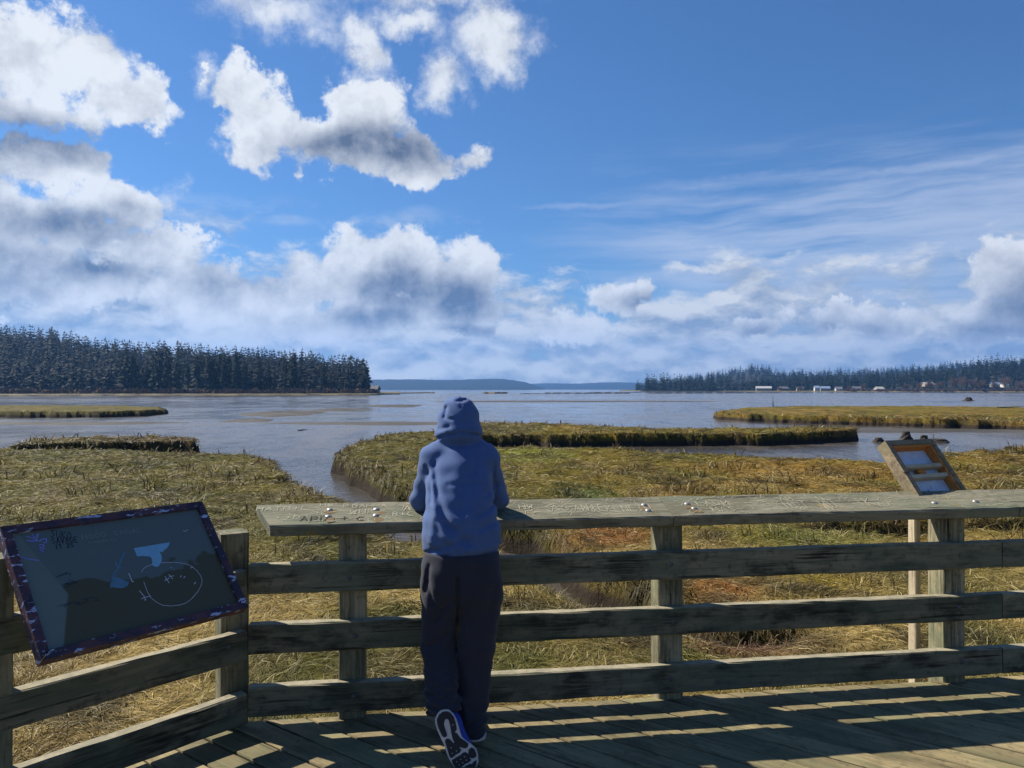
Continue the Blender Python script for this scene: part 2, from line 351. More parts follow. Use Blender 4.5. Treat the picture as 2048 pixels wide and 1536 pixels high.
SUBS = [(CREEK_W, [1.1, .95, .9, .65, .62, .65, .5, .5, .3]),
        (poly([(1640, 1088), (1720, 1084), (1800, 1090), (1870, 1085), (1990, 1086), (2100, 1080)], -1.2), [.15, .5, .65, .35, .4, .4]),
        (poly([(1985, 915), (2040, 922), (2110, 918)], -1.2), [.25, .6, .7]),
        (poly([(1975, 960), (2048, 968), (2120, 962)], -1.2), [.15, .4, .4]),
        (poly([(1000, 921), (1050, 923), (1075, 922)], -1.1), [.06, .15, .06]),
        (poly([(440, 972), (520, 970), (600, 968)], -1.1), [.05, .2, .4]),
        (poly([(1400, 1310), (1480, 1322), (1580, 1318)], -1.3), [.35, .5, .25]), (poly([(1190, 1205), (1240, 1204), (1275, 1200)], -1.2), [.3, .35, .15])]
def marsh_height(X, Y):
    wob = 0.55 * np.clip(Y / 22, 0.4, 3.2)
    wx = X + wob * (fbm(X / 1.6, Y / 1.6, 4, 3)) * 1.2; wy = Y + wob * fbm(X / 1.6, Y / 1.6, 4, 9) * 1.6
    s1 = np.maximum(sdf_poly(wx, wy, L_POLY), sdf_poly(wx, wy, C_POLY))
    for pts, wd in SUBS: s1 = np.minimum(s1, sdf_line(wx, wy, pts, wd))
    i1 = sdf_poly(wx, wy, I1_POLY); far = np.maximum(sdf_poly(wx, wy, I2_POLY), sdf_poly(wx, wy, I3_POLY))
    top = ZM + 0.13 * fbm(X / 2.2, Y / 2.2, 4, 21) + 0.16 * fbm(X / 6, Y / 6, 3, 5) * np.clip(Y / 20, .5, 1)
    hum = np.clip(fbm(X / 0.9, Y / 0.9, 3, 33) - 0.12, 0, 1)
    top = top + 0.45 * hum
    def bank(s, tp, w=0.2):
        k = np.clip((s + w * 0.5) / w, 0, 1); k = 1 - (1 - k) ** 2.2
        return -2.0 + (tp + 2.0) * k
    h = np.maximum(bank(s1, top, 0.2 + 0.32 * np.clip((38 - Y) / 12, 0, 1)), bank(i1, top + 0.2, 0.22))
    h = np.maximum(h, bank(far, top, 0.3))
    s = np.maximum(np.maximum(s1, i1), far)
    return h, s
def patch(X, Y, x, y, rx, ry):                         # soft oval on the ground round the spot a pixel shows; rx, ry in photo pixels
    c = at(x, y, ZM); k = c.y / F
    ax = (X - c.x) / (rx * k); ay = (Y - c.y) / (ry * c.y ** 2 / ((H - ZM) * F))
    return np.clip(1.25 - np.sqrt(ax * ax + ay * ay) + 0.9 * fbm(X * 1.1 / np.clip(Y / 9, .7, 4), Y * 1.1 / np.clip(Y / 9, .7, 4), 3, 77), 0, 1)
PAL = {k: np.array(s2l(v)) for k, v in dict(straw=(190, 166, 100), pale=(216, 198, 140), olive=(108, 106, 46), moss=(152, 134, 38), gold=(164, 126, 42),
       orange=(158, 104, 48), green=(100, 122, 48), dark=(60, 56, 32), brown=(112, 92, 62), red=(128, 88, 76), lime=(160, 168, 40)).items()}
def marsh_colour(X, Y, s=None):
    n1 = fbm(X / 1.7, Y / 2.5, 4, 41) + 0.5; n2 = fbm(X / 0.7, Y / 0.9, 3, 47) + 0.5; n3 = fbm(X / 4.5, Y / 6, 3, 51) + 0.5
    def mixc(c, k, f): return c + (PAL[k] - c) * np.clip(f, 0, 1)[:, None]
    c = np.tile(PAL['straw'], (len(X), 1))
    c = mixc(c, 'olive', (n1 - .45) * 4)
    far = np.clip((Y - 11) / 9, 0, 1); right = np.clip((X - (-1.0)) / 3.5, 0, 1)
    c = mixc(c, 'gold', far * right * np.clip((n2 - .3) * 3, 0.35, 1))
    c = mixc(c, 'moss', far * np.clip((n3 - .42) * 5, 0, .9))
    c = mixc(c, 'olive', far * np.clip((n1 - .5) * 5, 0, .8))
    c = mixc(c, 'olive', np.clip((Y - 9) / 9, 0, .72) * (1 - right * .75))
    for (k, x, y, rx, ry, f) in (('lime', 1040, 912, 90, 14, .9), ('moss', 1500, 1000, 120, 10, .8), ('gold', 1640, 940, 250, 20, .6), ('green', 1170, 992, 60, 12, .9), ('green', 1560, 1075, 170, 22, .75), ('orange', 1230, 1075, 110, 22, .8),
                                 ('moss', 1480, 1070, 90, 18, .6), ('orange', 1440, 1175, 90, 22, .85), ('moss', 1640, 1160, 90, 20, .8), ('red', 1420, 1205, 90, 18, .6), ('red', 1500, 1280, 130, 30, .85), ('brown', 1620, 1270, 90, 40, .5),
                                 ('moss', 1980, 1060, 120, 25, .6), ('green', 760, 1055, 90, 15, .5), ('moss', 1080, 1190, 90, 18, .55), ('olive', 200, 905, 400, 12, .8), ('moss', 560, 965, 120, 20, .6), ('brown', 100, 1500, 120, 60, .5), ('green', 1330, 1370, 90, 10, .4), ('brown', 350, 885, 380, 9, .9)):
        c = mixc(c, k, patch(X, Y, x, y, rx, ry) * f)
    c = mixc(c, 'dark', np.clip((n2 - .56) * 4, 0, .75)); c = mixc(c, 'brown', np.clip((fbm(X / 1.1, Y / 2.2, 3, 57) - .08) * 4, 0, .4))
    if s is not None: c = mixc(c, 'dark', np.clip(1 - s / 0.35, 0, 1) * .6)
    return c
def build_marsh():
    m, t, b = material('marsh_turf')
    col = t.node('ShaderNodeAttribute', attribute_name='Col').outputs['Color']
    g = t.node('ShaderNodeNewGeometry').outputs['Position']
    n = t.noise(t.vec('MULTIPLY', g, (7, 14, 7)), 1.0, 6, 0.7)
    nf = t.noise(t.vec('MULTIPLY', g, (1.2, 2.4, 2)), 1.0, 5, 0.65)
    sep = t.node('ShaderNodeSeparateXYZ'); t.put(sep.inputs[0], g)
    zz = t.math('MULTIPLY_ADD', t.math('SUBTRACT', nf, 0.5), 0.25, sep.outputs[2])
    c = t.mix(t.step(n, 0.3, 0.75), t.mix(1.0, col, (0.30, 0.28, 0.24), 'MULTIPLY'), t.mix(1.0, col, (0.75, 0.74, 0.7), 'MULTIPLY'))
    c = t.mix(t.step(zz, -1.40, -1.22), t.mix(n, s2l((32, 27, 21)), s2l((62, 53, 42))), c)       # peat and mud of the cut bank
    t.put(b.inputs['Base Color'], c); b.inputs['Roughness'].default_value = 0.9; b.inputs['Specular IOR Level'].default_value = 0.1
    t.put(b.inputs['Normal'], t.bump(t.math('ADD', n, nf), 0.9, 0.06))
    dd = np.geomspace(3.3, 150, 640); tt = np.linspace(-1.12, 1.12, 900)
    D, T = np.meshgrid(dd, tt, indexing='ij'); X = D * T; Y = D
    h, s = marsh_height(X, Y)
    vis = h > ZF - 0.12
    q = vis[:-1, :-1] | vis[1:, :-1] | vis[:-1, 1:] | vis[1:, 1:]
    idx = np.arange(h.size).reshape(h.shape)
    Fq = np.stack([idx[:-1, :-1][q], idx[:-1, 1:][q], idx[1:, 1:][q], idx[1:, :-1][q]], 1)
    used = np.unique(Fq); re = np.full(h.size, -1); re[used] = np.arange(len(used))
    Vv = np.stack([X.ravel(), Y.ravel(), h.ravel()], 1)[used]
    col = marsh_colour(Vv[:, 0], Vv[:, 1], s.ravel()[used])
    o = np_mesh('salt_marsh', Vv, re[Fq], m, smooth=True, col=col)
    tag(o, 'flat salt marsh with dark cut banks and tidal creeks', 'marsh', kind='structure')
    # -------- grass: matted blades combed by tide and wind
    gm, t, b = material('marsh_grass_blades')
    col = t.node('ShaderNodeAttribute', attribute_name='Col').outputs['Color']
    t.put(b.inputs['Base Color'], col); b.inputs['Roughness'].default_value = 0.6; b.inputs['Specular IOR Level'].default_value = 0.25
    tr = t.node('ShaderNodeBsdfTranslucent'); t.put(tr.inputs[0], col)
    mx = t.node('ShaderNodeMixShader'); mx.inputs[0].default_value = 0.3
    out = t.n['Material Output']; t.l.new(b.outputs[0], mx.inputs[1]); t.l.new(tr.outputs[0], mx.inputs[2]); t.l.new(mx.outputs[0], out.inputs[0])
    def hanging(name, n, dmax, label):
        d = (3.9 ** .6 + rng.random(n) * (dmax ** .6 - 3.9 ** .6)) ** (1 / .6); X = d * rng.uniform(-.78, .78, n); Y = d
        h, s = marsh_height(X, Y); ok = (s > -.02) & (s < .10 * np.clip(Y / 12, 1, 3)) & (h > -1.2); X, Y, h, s = X[ok], Y[ok], h[ok], s[ok]; n = len(X); e = .06
        gx = marsh_height(X + e, Y)[1] - s; gy = marsh_height(X, Y + e)[1] - s; gl_ = np.hypot(gx, gy) + 1e-6; a = np.arctan2(-gy / gl_, -gx / gl_) + rng.normal(0, .5, n)
        sc_ = np.clip(Y / 8, .75, 5); L = rng.uniform(.18, .5, n); W = rng.uniform(.003, .007, n) * sc_; dx, dy = np.cos(a), np.sin(a); p1 = rng.uniform(-.1, .6, n); p2 = rng.uniform(-1.5, -.9, n)
        k1 = np.stack([X, Y, h], 1); k2 = k1 + np.stack([dx * np.cos(p1), dy * np.cos(p1), np.sin(p1)], 1) * (L * .4)[:, None]; k3 = k2 + np.stack([dx * np.cos(p2), dy * np.cos(p2), np.sin(p2)], 1) * (L * .6)[:, None]
        wv = np.stack([-dy, dx, np.zeros(n)], 1) * W[:, None]; Vv = np.stack([k1 - wv, k1 + wv, k2 - wv * .9, k2 + wv * .9, k3], 1).reshape(-1, 3); bs = np.arange(n)[:, None] * 5
        Ff = np.concatenate([bs + np.array([[0, 1, 3]]), bs + np.array([[0, 3, 2]]), bs + np.array([[2, 3, 4]])])
        col = (marsh_colour(X, Y, s) * .5 + PAL['brown'] * .3 + PAL['dark'] * .2) * rng.uniform(.5, 1.1, n)[:, None]
        tag(np_mesh(name, Vv, Ff, gm, col=np.repeat(col, 5, 0)), label, 'grass', kind='stuff')
    hanging('overhanging_grass', 260000, 70, 'shaggy grass hanging over the cut banks of the creeks')
    def blades(name, n, dmin, dmax, tmax, pw, label, upright=None):
        d = (dmin ** pw + rng.random(n) * (dmax ** pw - dmin ** pw)) ** (1 / pw)
        X = d * rng.uniform(-tmax, tmax, n); Y = d
        h, s = marsh_height(X, Y)
        if upright is None: ok = (h > -1.25) & (s > -0.12)
        else: ok = (h > -1.15) & (s < upright * np.clip(Y / 25, .4, 2)) & ((fbm(X / 1.5, Y / 1.5, 3, 91) > -0.05) if upright < 9 else (fbm(X / .7, Y / .8, 3, 191) > 0.17))
        X, Y, h, s = X[ok], Y[ok], h[ok], s[ok]; n = len(X)
        sc_ = np.clip(Y / 8, 0.75, 9)
        if upright is None:
            L = rng.uniform(.10, .26, n) * sc_ ** 0.40; W = rng.uniform(.0022, .0046, n) * sc_ ** .80
            a = 6.5 * fbm(X / 1.3, Y / 1.6, 3, 61) + 5 * fbm(X / .35, Y / .4, 2, 63) + rng.normal(0, .6, n) + 0.2
            pit = np.abs(rng.normal(0.10, 0.22, n)) + 0.7 * np.clip(fbm(X / .8, Y / .8, 3, 65) - .08, 0, 1) * 3
            pit = np.clip(pit / sc_ ** .35, 0.02, 1.3); lift = rng.uniform(0, 0.03, n)
        else:
            L = rng.uniform(.10, .24, n) * np.clip(sc_, .8, 2.2) ** .8; W = rng.uniform(.004, .008, n) * sc_
            a = rng.uniform(0, 6.28, n); pit = rng.uniform(.6, 1.5, n); lift = np.zeros(n)
        dx, dy = np.cos(a), np.sin(a); cx, cy = -dy, dx
        cp, sp = np.cos(pit), np.sin(pit)
        k1 = np.stack([X, Y, h - .01 + lift], 1)
        k2 = k1 + np.stack([dx * cp, dy * cp, sp], 1) * (L * .55)[:, None]
        p2 = pit * .35 - (0.25 if upright is None else -.2); k3 = k2 + np.stack([dx * np.cos(p2), dy * np.cos(p2), np.sin(p2)], 1) * (L * .45)[:, None]
        tw = rng.normal(0, .6, n); wv = np.stack([cx * np.cos(tw), cy * np.cos(tw), np.sin(tw)], 1) * W[:, None]
        Vv = np.stack([k1 - wv, k1 + wv, k2 - wv * .8, k2 + wv * .8, k3], 1).reshape(-1, 3)
        bs = np.arange(n)[:, None] * 5
        Ff = np.concatenate([bs + np.array([[0, 1, 3]]), bs + np.array([[0, 3, 2]]), bs + np.array([[2, 3, 4]])])
        col = marsh_colour(X, Y, s)
        if upright is not None: col = (col * .35 + PAL['brown'] * .65) if upright < 9 else (col * .55 + PAL['dark'] * .45)
        r = rng.random(n)
        lum = rng.uniform(.45, 1.05, n)
        col = np.where((r < .16)[:, None], col * .4 + PAL['pale'] * .6, col); col = np.where((r > .88)[:, None], col * .45 + PAL['brown'] * .4, col)
        col = np.clip(col * lum[:, None], 0, 1)
        o = np_mesh(name, Vv, Ff, gm, col=np.repeat(col, 5, 0))
        tag(o, label, 'grass', kind='stuff')
    blades('marsh_grass', 520000, 3.9, 75, 0.92, 0.55, 'matted straw and olive grass lying flat over the salt marsh')
    blades('grass_tussocks', 42000, 4.5, 26, 0.78, 0.6, 'darker tufts of grass standing up out of the mat', upright=99)
    blades('bank_sedge', 60000, 5, 90, 0.78, 0.7, 'stiff brown stems standing along the cut marsh edges', upright=0.55)
build_marsh()

# ------------------------------------------------------------------ deck: boards laid at 45 degrees to the railing
CORN = Vector((-1.369, 3.80, 0)); LU = Vector((-0.646, -0.763, 0)); LN = Vector((0.763, -0.646, 0))     # left railing: line of the board fronts
def isect(p, u, q, v):
    t_ = ((q - p).x * v.y - (q - p).y * v.x) / (u.x * v.y - u.y * v.x); return p + u * t_
fe = P2 - N * 0.04; le = CORN - LN * 0.14
dc = isect(fe, U, le, LU)
DECK = [dc, dc + U * 8.5, dc + U * 8.5 + N * 9.5, dc + LU * 8.0 + N * 3.0, dc + LU * 8.0]
def clip(poly_, p, n):                                  # keep the side n points away from
    out = []
    for i in range(len(poly_)):
        a, b = poly_[i], poly_[(i + 1) % len(poly_)]
        da, db = (a - p).dot(n), (b - p).dot(n)
        if da <= 0: out.append(a)
        if da * db < 0: out.append(a + (b - a) * (da / (da - db)))
    return out
def build_deck():
    v = [(p.x, p.y, z) for z in (-0.24, -0.10) for p in [DECK[0] + (U * .1 + N * .1), DECK[1] + N * .1 - U * .1, DECK[2] - U * .1 - N * .1, DECK[3] + U * .2, DECK[4] + U * .2]]
    n = 5
    frame = mesh_obj('deck', v, [tuple(range(n))[::-1], tuple(range(n, 2 * n))] + [(i, (i + 1) % n, (i + 1) % n + n, i + n) for i in range(n)], M['post'])
    tag(frame, 'weathered wooden viewing deck of diagonal boards', 'deck', kind='structure')
    pa = FA - R(45); a = Vector((math.cos(pa), math.sin(pa), 0)); b = Vector((-a.y, a.x, 0))
    edges = [(DECK[i], DECK[(i + 1) % 5]) for i in range(5)]
    for k in range(-50, 60):
        mid = b * (k * 0.147) + Vector((0, 2, 0))
        q = [mid - a * 14 - b * .0683, mid + a * 14 - b * .0683, mid + a * 14 + b * .0683, mid - a * 14 + b * .0683]
        for (p0, p1) in edges:
            e = p1 - p0; q = clip(q, p0, Vector((-e.y, e.x, 0)).normalized()) if q else q
        if len(q) < 3: continue
        lo = min((p - mid).dot(a) for p in q); hi = max((p - mid).dot(a) for p in q)
        cuts = [lo - 1]; c0 = lo + random.uniform(1.2, 4.5)
        while c0 < hi - .5: cuts.append(c0); c0 += random.uniform(3.0, 4.6)
        cuts.append(hi + 1)
        for c0, c1 in zip(cuts, cuts[1:]):
            r = clip(clip(q, mid + a * (c0 + .003), -a), mid + a * (c1 - .003), a)
            if len(r) < 3: continue
            o_ = sum(r, Vector()) / len(r); dz = random.uniform(-.0025, .0025); tz = random.uniform(-.002, .002)
            loc = [((p - o_).dot(a), (p - o_).dot(b)) for p in r]; m_ = len(r)
            if m_ < 3 or max(x for x, _ in loc) - min(x for x, _ in loc) < .02: continue
            # eased top edge: an inner ring at the surface, an outer ring 4 mm lower
            def inset(x, y): return (x - math.copysign(.002, x), y - math.copysign(.004, y))
            vv = [(x, y, -.04) for x, y in loc] + [(x, y, -.005) for x, y in loc] + [(*inset(x, y), 0 + tz * (y / .07)) for x, y in loc]
            ff = [tuple(range(m_))[::-1], tuple(range(2 * m_, 3 * m_))]
            for L0 in (0, m_): ff += [(L0 + i, L0 + (i + 1) % m_, L0 + (i + 1) % m_ + m_, L0 + i + m_) for i in range(m_)]
            pl = mesh_obj('plank', vv, ff, M['deck'], frame)
            pl.location = (o_.x, o_.y, dz); pl.rotation_euler = (0, 0, pa)
build_deck()

# ------------------------------------------------------------------ railing
def beam_mesh(L, W, T, seg=12, ch=.007, jit=.0016, cut0=0.0, cut1=0.0):
    """a weathered board: x along its length 0..L, y across W, z up T; cut0/cut1 skew the ends in y"""
    prof = [(-W/2+ch, 0), (W/2-ch, 0), (W/2, ch), (W/2, T-ch), (W/2-ch, T), (-W/2+ch, T), (-W/2, T-ch), (-W/2, ch)]
    v, f = [], []
    for i in range(seg + 1):
        k = i / seg; jy = random.uniform(-jit, jit) * .6
        for (y, z) in prof:
            x = k * L + (cut0 * y * (1 - k) + cut1 * y * k)
            v.append((x, y + random.uniform(-jit, jit) + jy, z + random.uniform(-jit, jit)))
    for i in range(seg):
        for j in range(8):
            a, b = i * 8 + j, i * 8 + (j + 1) % 8
            f.append((a, b, b + 8, a + 8))
    f += [tuple(range(8))[::-1], tuple(range(seg * 8, seg * 8 + 8))]
    return v, f
def beam(name, p0, p1, W, T, mat, parent, up=Vector((0, 0, 1)), **kw):
    """board whose bottom centre line runs from p0 to p1; up is the direction of T"""
    p0, p1 = Vector(p0), Vector(p1); x = (p1 - p0); L = x.length; x.normalize(); y = up.cross(x).normalized(); z = x.cross(y)
    o = mesh_obj(name, *beam_mesh(L, W, T, **kw), mat, parent)
    o.matrix_local = Matrix(((x.x, y.x, z.x, p0.x), (x.y, y.y, z.y, p0.y), (x.z, y.z, z.z, p0.z), (0, 0, 0, 1)))
    return o
def dome_bolt(name, loc, nrm, r, hgt, mat, parent):
    v, f = [], []; S = 12
    for (rr, zz) in ((1, 0), (.95, .35), (.75, .7), (.4, .93)):
        for k in range(S): v.append((r * rr * math.cos(k * 2 * math.pi / S), r * rr * math.sin(k * 2 * math.pi / S), hgt * zz))
    v.append((0, 0, hgt))
    for i in range(3):
        for k in range(S): f.append((i*S+k, i*S+(k+1) % S, (i+1)*S+(k+1) % S, (i+1)*S+k))
    f += [(3*S+k, 3*S+(k+1) % S, 4*S) for k in range(S)]
    o = mesh_obj(name, v, f, mat, None, True)
    o.matrix_world = Matrix.Translation(loc) @ Vector(nrm).to_track_quat('Z', 'Y').to_matrix().to_4x4()
    if parent is not None:
        o.parent = parent; o.matrix_parent_inverse = parent.matrix_world.inverted()
    return o
RAILS = [(.051, .150), (.366, .148), (.665, .151)]
CAPZ, CAPT, CAPW, CAPA = 0.957, 0.062, 0.27, math.atan2(0.07, 0.25)       # the top board leans towards the deck
rl = empty('wooden_railing', P2)
tag(rl, 'weathered wooden railing with three rails and a wide sloping top board', 'railing')
def world_parent(o, p):
    mw = o.matrix_world.copy(); o.parent = p; o.matrix_parent_inverse = Matrix.Translation(p.location).inverted() if p.parent is None else p.matrix_world.inverted()
def post(base, ang, top, w=.138, bottom=-.9, name='post'):
    x = Vector((math.cos(ang), math.sin(ang), 0))
    o = beam(name, Vector((base.x, base.y, bottom)) - Vector((-x.y, x.x, 0)) * 0, Vector((base.x, base.y, top)), w, w, M['post'], None, up=Vector((-x.y, x.x, 0)), seg=10, ch=.006)
    o.location = o.location - Vector((-x.y, x.x, 0)) * (w / 2)
    return o
bpy.context.view_layer.update()
parts = []
SP = 1.7135
posts = [P2 + U * (SP * k) - N * .07 for k in (-1, 0, 1, 2)]
for i, p in enumerate(posts): parts.append(post(p, FA, CAPZ + .012))
CP = Vector((-1.437, 3.960, 0))
parts.append(post(CP, FA + R(24), .968))
LP = CORN + LU * 1.02 - LN * .07
parts.append(post(LP, math.atan2(-LU.y, -LU.x), 1.03))
parts.append(post(LP + LU * 1.7, math.atan2(-LU.y, -LU.x), 1.03))
rail_objs = []
for zi, (z, hh) in enumerate(RAILS):
    p0 = P2 + N * .013 + U * ((-1.372 - P2.x) / U.x); p1 = posts[2] + N * .083 + U * .27; p2 = p1 + U * 4
    s0 = p0 + U * .045
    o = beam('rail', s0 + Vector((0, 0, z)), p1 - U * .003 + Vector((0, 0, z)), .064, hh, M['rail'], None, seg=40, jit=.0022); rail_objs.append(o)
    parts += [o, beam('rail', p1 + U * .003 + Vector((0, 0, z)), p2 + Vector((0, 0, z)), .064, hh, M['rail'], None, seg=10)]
    q0 = CORN - LN * .032 + LU * .005; q1 = LP + LU * 2.2 + LN * .05
    q1 = CORN - LN * .032 + LU * 3.0
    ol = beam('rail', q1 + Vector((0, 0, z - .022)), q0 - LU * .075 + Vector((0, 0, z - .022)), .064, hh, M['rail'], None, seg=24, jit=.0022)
    parts.append(ol)
    for k, p in enumerate(posts[:3]):
        b_ = p + N * .1155 + Vector((random.uniform(-.02, .02), 0, z + hh * random.uniform(.4, .6)))
        parts.append((dome_bolt('bolt', b_, N, .013, .006, M['bolt_dark'], None), o))
    parts.append((dome_bolt('bolt', CORN + LU * .03 + Vector((0, 0, z - .02 + hh * .62)) + LN * .001, LN, .013, .006, M['bolt_dark'], None), ol))
# sloping top boards; local frame: x along, y up the slope (away from the deck), z out of the board
CY = Vector((-N.x * math.cos(CAPA), -N.y * math.cos(CAPA), math.sin(CAPA))); CZ = U.cross(CY)
CNEAR = P2 + N * 0.072; CNEAR.z = CAPZ                                  # near lower edge of the top board at the middle post
CTOP = CNEAR + CZ * CAPT                                                # a point on its upper face, near edge
def cap_pt(x, y):                                                        # pixel -> point on the board's upper face
    d = px_dir(x, y); k = (CTOP - Vector((0, 0, H))).dot(CZ) / d.dot(CZ); return Vector((0, 0, H)) + d * k
def cap_board(s0, s1, c0=0.0, c1=0.0):
    v, f = beam_mesh(s1 - s0, CAPW, CAPT, seg=26, ch=.008, jit=.002, cut0=c0, cut1=c1)
    o = mesh_obj('top_board', v, f, M['cap'])
    m_ = CNEAR + U * s0 + CY * (CAPW / 2)
    o.matrix_world = Matrix(((U.x, CY.x, CZ.x, m_.x), (U.y, CY.y, CZ.y, m_.y), (U.z, CY.z, CZ.z, m_.z), (0, 0, 0, 1)))
    return o
sL = (cap_pt(525, 1052) - CTOP).dot(U); sJ = (cap_pt(1343, 1026) - CTOP).dot(U); sR = (cap_pt(2035, 1012) - CTOP).dot(U)
caps = [cap_board(sL - .02, sJ - .002, -.42), cap_board(sJ + .002, sR - .003), cap_board(sR + .003, sR + 3.5)]
parts += caps
for (bx, by, ci) in ((660, 1020, 0), (657, 1033, 0), (753, 1019, 0), (752, 1031, 0), (1288, 1010, 0), (1296, 1021, 0), (1374, 1008, 1), (1388, 1017, 1), (1868, 1006, 1), (1950, 1003, 1)):
    parts.append((dome_bolt('bolt', cap_pt(bx, by), CZ, .0165, .010, M['bolt'], None), caps[ci]))
for (bx, by, ci) in ((662, 1024, 0), (660, 1040, 0), (758, 1026, 0), (756, 1040, 0), (1290, 1017, 0), (1378, 1014, 1), (1392, 1022, 1)):      # rust and lichen round the bolts
    q_ = cap_pt(bx, by); lq = caps[ci].matrix_world.inverted() @ q_; vv = []
    for k in range(14): rr = random.uniform(.016, .034); vv.append((lq.x + rr * 1.2 * math.cos(k * .449), lq.y + rr * math.sin(k * .449), CAPT + .0022))
    ro = mesh_obj('rust_stain', vv, [tuple(range(14))], M['rust']); ro.matrix_world = caps[ci].matrix_world; parts.append((ro, caps[ci]))
# carved letters and scratches: ribbons a hair above the board
GL = {'A': [[(0,0),(.5,1),(1,0)],[(.2,.4),(.8,.4)]], 'B': [[(0,0),(0,1),(.7,1),(.8,.75),(.6,.52),(0,.5)],[(.6,.52),(.9,.25),(.7,0),(0,0)]], 'C': [[(1,.9),(.4,1),(0,.5),(.4,0),(1,.1)]], 'D': [[(0,0),(0,1),(.6,.95),(1,.5),(.6,.05),(0,0)]],
      'E': [[(1,1),(0,1),(0,0),(1,0)],[(0,.5),(.8,.5)]], 'F': [[(1,1),(0,1),(0,0)],[(0,.5),(.8,.5)]], 'G': [[(1,.85),(.5,1),(0,.5),(.5,0),(1,.2),(1,.45),(.6,.45)]], 'H': [[(0,0),(0,1)],[(1,0),(1,1)],[(0,.5),(1,.5)]], 'I': [[(.5,0),(.5,1)]], 'K': [[(0,0),(0,1)],[(1,1),(0,.45),(1,0)]], 'L': [[(0,1),(0,0),(.9,0)]],
      'M': [[(0,0),(0,1),(.5,.4),(1,1),(1,0)]], 'N': [[(0,0),(0,1),(1,0),(1,1)]], 'O': [[(.5,1),(0,.6),(.1,.15),(.5,0),(.9,.15),(1,.6),(.5,1)]], 'P': [[(0,0),(0,1),(.8,.95),(.9,.7),(.7,.5),(0,.48)]], 'R': [[(0,0),(0,1),(.8,.95),(.9,.7),(.7,.5),(0,.48)],[(.4,.48),(1,0)]],
      'S': [[(1,.9),(.5,1),(.05,.75),(.9,.3),(.5,0),(0,.1)]], 'T': [[(0,1),(1,1)],[(.5,1),(.5,0)]], 'U': [[(0,1),(.05,.2),(.5,0),(.95,.2),(1,1)]], 'V': [[(0,1),(.5,0),(1,1)]], 'W': [[(0,1),(.25,0),(.5,.7),(.75,0),(1,1)]], 'Y': [[(0,1),(.5,.5),(1,1)],[(.5,.5),(.5,0)]], '+': [[(.5,.15),(.5,.85)],[(.15,.5),(.85,.5)]], '&': [[(1,0),(.2,.75),(.5,1),(.7,.8),(.1,.3),(.4,0),(1,.5)]], '2': [[(0,.8),(.5,1),(.9,.7),(0,0),(1,0)]], '1': [[(.2,.8),(.5,1),(.5,0)]], '9': [[(.9,.6),(.4,.5),(.2,.8),(.6,1),(.9,.8),(.7,0)]]}
def ribbon(v, f, pts, w, z=0.0):
    for (ax, ay), (bx, by) in zip(pts, pts[1:]):
        L = math.hypot(bx - ax, by - ay)
        if L < 1e-6: continue
        nx, ny = -(by - ay) / L * w / 2, (bx - ax) / L * w / 2; ex, ey = (bx - ax) / L * w * .35, (by - ay) / L * w * .35
        i = len(v); v += [(ax + nx - ex, ay + ny - ey, z), (ax - nx - ex, ay - ny - ey, z), (bx - nx + ex, by - ny + ey, z), (bx + nx + ex, by + ny + ey, z)]; f.append((i + 3, i + 2, i + 1, i)[::-1])
def lettering(txt, x, y, h, w, wob=.12, slant=0.0):
    out = []
    for ch in txt:
        if ch in GL:
            for st in GL[ch]:
                out.append([(x + w * (px + random.uniform(-wob, wob) * .5) + slant * py * h, y + h * (py + random.uniform(-wob, wob) * .5)) for px, py in st])
        x += w * 1.45
    return out
def carve(cap_o, texts, mat, wid, name='carving'):
    inv = cap_o.matrix_world.inverted(); v, f = [], []
    for (tx, bx, by, h, w) in texts:
        p = inv @ cap_pt(bx, by)
        for st in lettering(tx, p.x, p.y, h, w): 
            if st[0][1] > -CAPW/2 + .01: ribbon(v, f, [(a, max(-CAPW/2 + .008, min(CAPW/2 - .008, b))) for a, b in st], wid * random.uniform(.7, 1.3), CAPT + .0030 + random.uniform(0, .0004))
    o = mesh_obj(name, v, f, mat); o.matrix_world = cap_o.matrix_world
    o['kind'] = 'stuff'; return o
carvings = [
    (carve(caps[0], [('MATH+L', 512, 1022, .04, .032), ('HE', 640, 1014, .04, .028), ('P', 687, 1016, .05, .028), ('DAHHA', 705, 1016, .04, .026), ('WHP', 700, 1029, .055, .032), ('B+C', 786, 1033, .05, .026), ('A', 808, 1022, .06, .035), ('+D', 570, 1038, .035, .03),
                     ('ANIE', 1150, 1022, .075, .032), ('&', 1183, 1024, .075, .035), ('KENETH', 1216, 1024, .08, .03), ('AS', 1104, 1022, .07, .04), ('HW', 1040, 1018, .05, .03)], M['carve'], .0030), caps[0]),
    (carve(caps[0], [('ARD', 600, 1042, .05, .035), ('+', 678, 1042, .06, .05), ('C', 712, 1042, .045, .04)], M['carve_dark'], .005), caps[0]),
    (carve(caps[1], [('LAUM', 1396, 1012, .06, .035), ('HAS', 1428, 1024, .06, .034), ('AM', 1562, 1002, .05, .03), ('IH', 1570, 1016, .07, .03), ('T', 1610, 1016, .09, .03), ('N', 1638, 1001, .05, .03), ('WU', 1650, 1017, .1, .035), ('LK', 1658, 1021, .05, .02), ('TK', 1720, 1011, .09, .04), ('X', 1730, 1016, .05, .03), ('AV', 1760, 1012, .05, .03)], M['carve'], .0030), caps[1])]
random.seed(31)
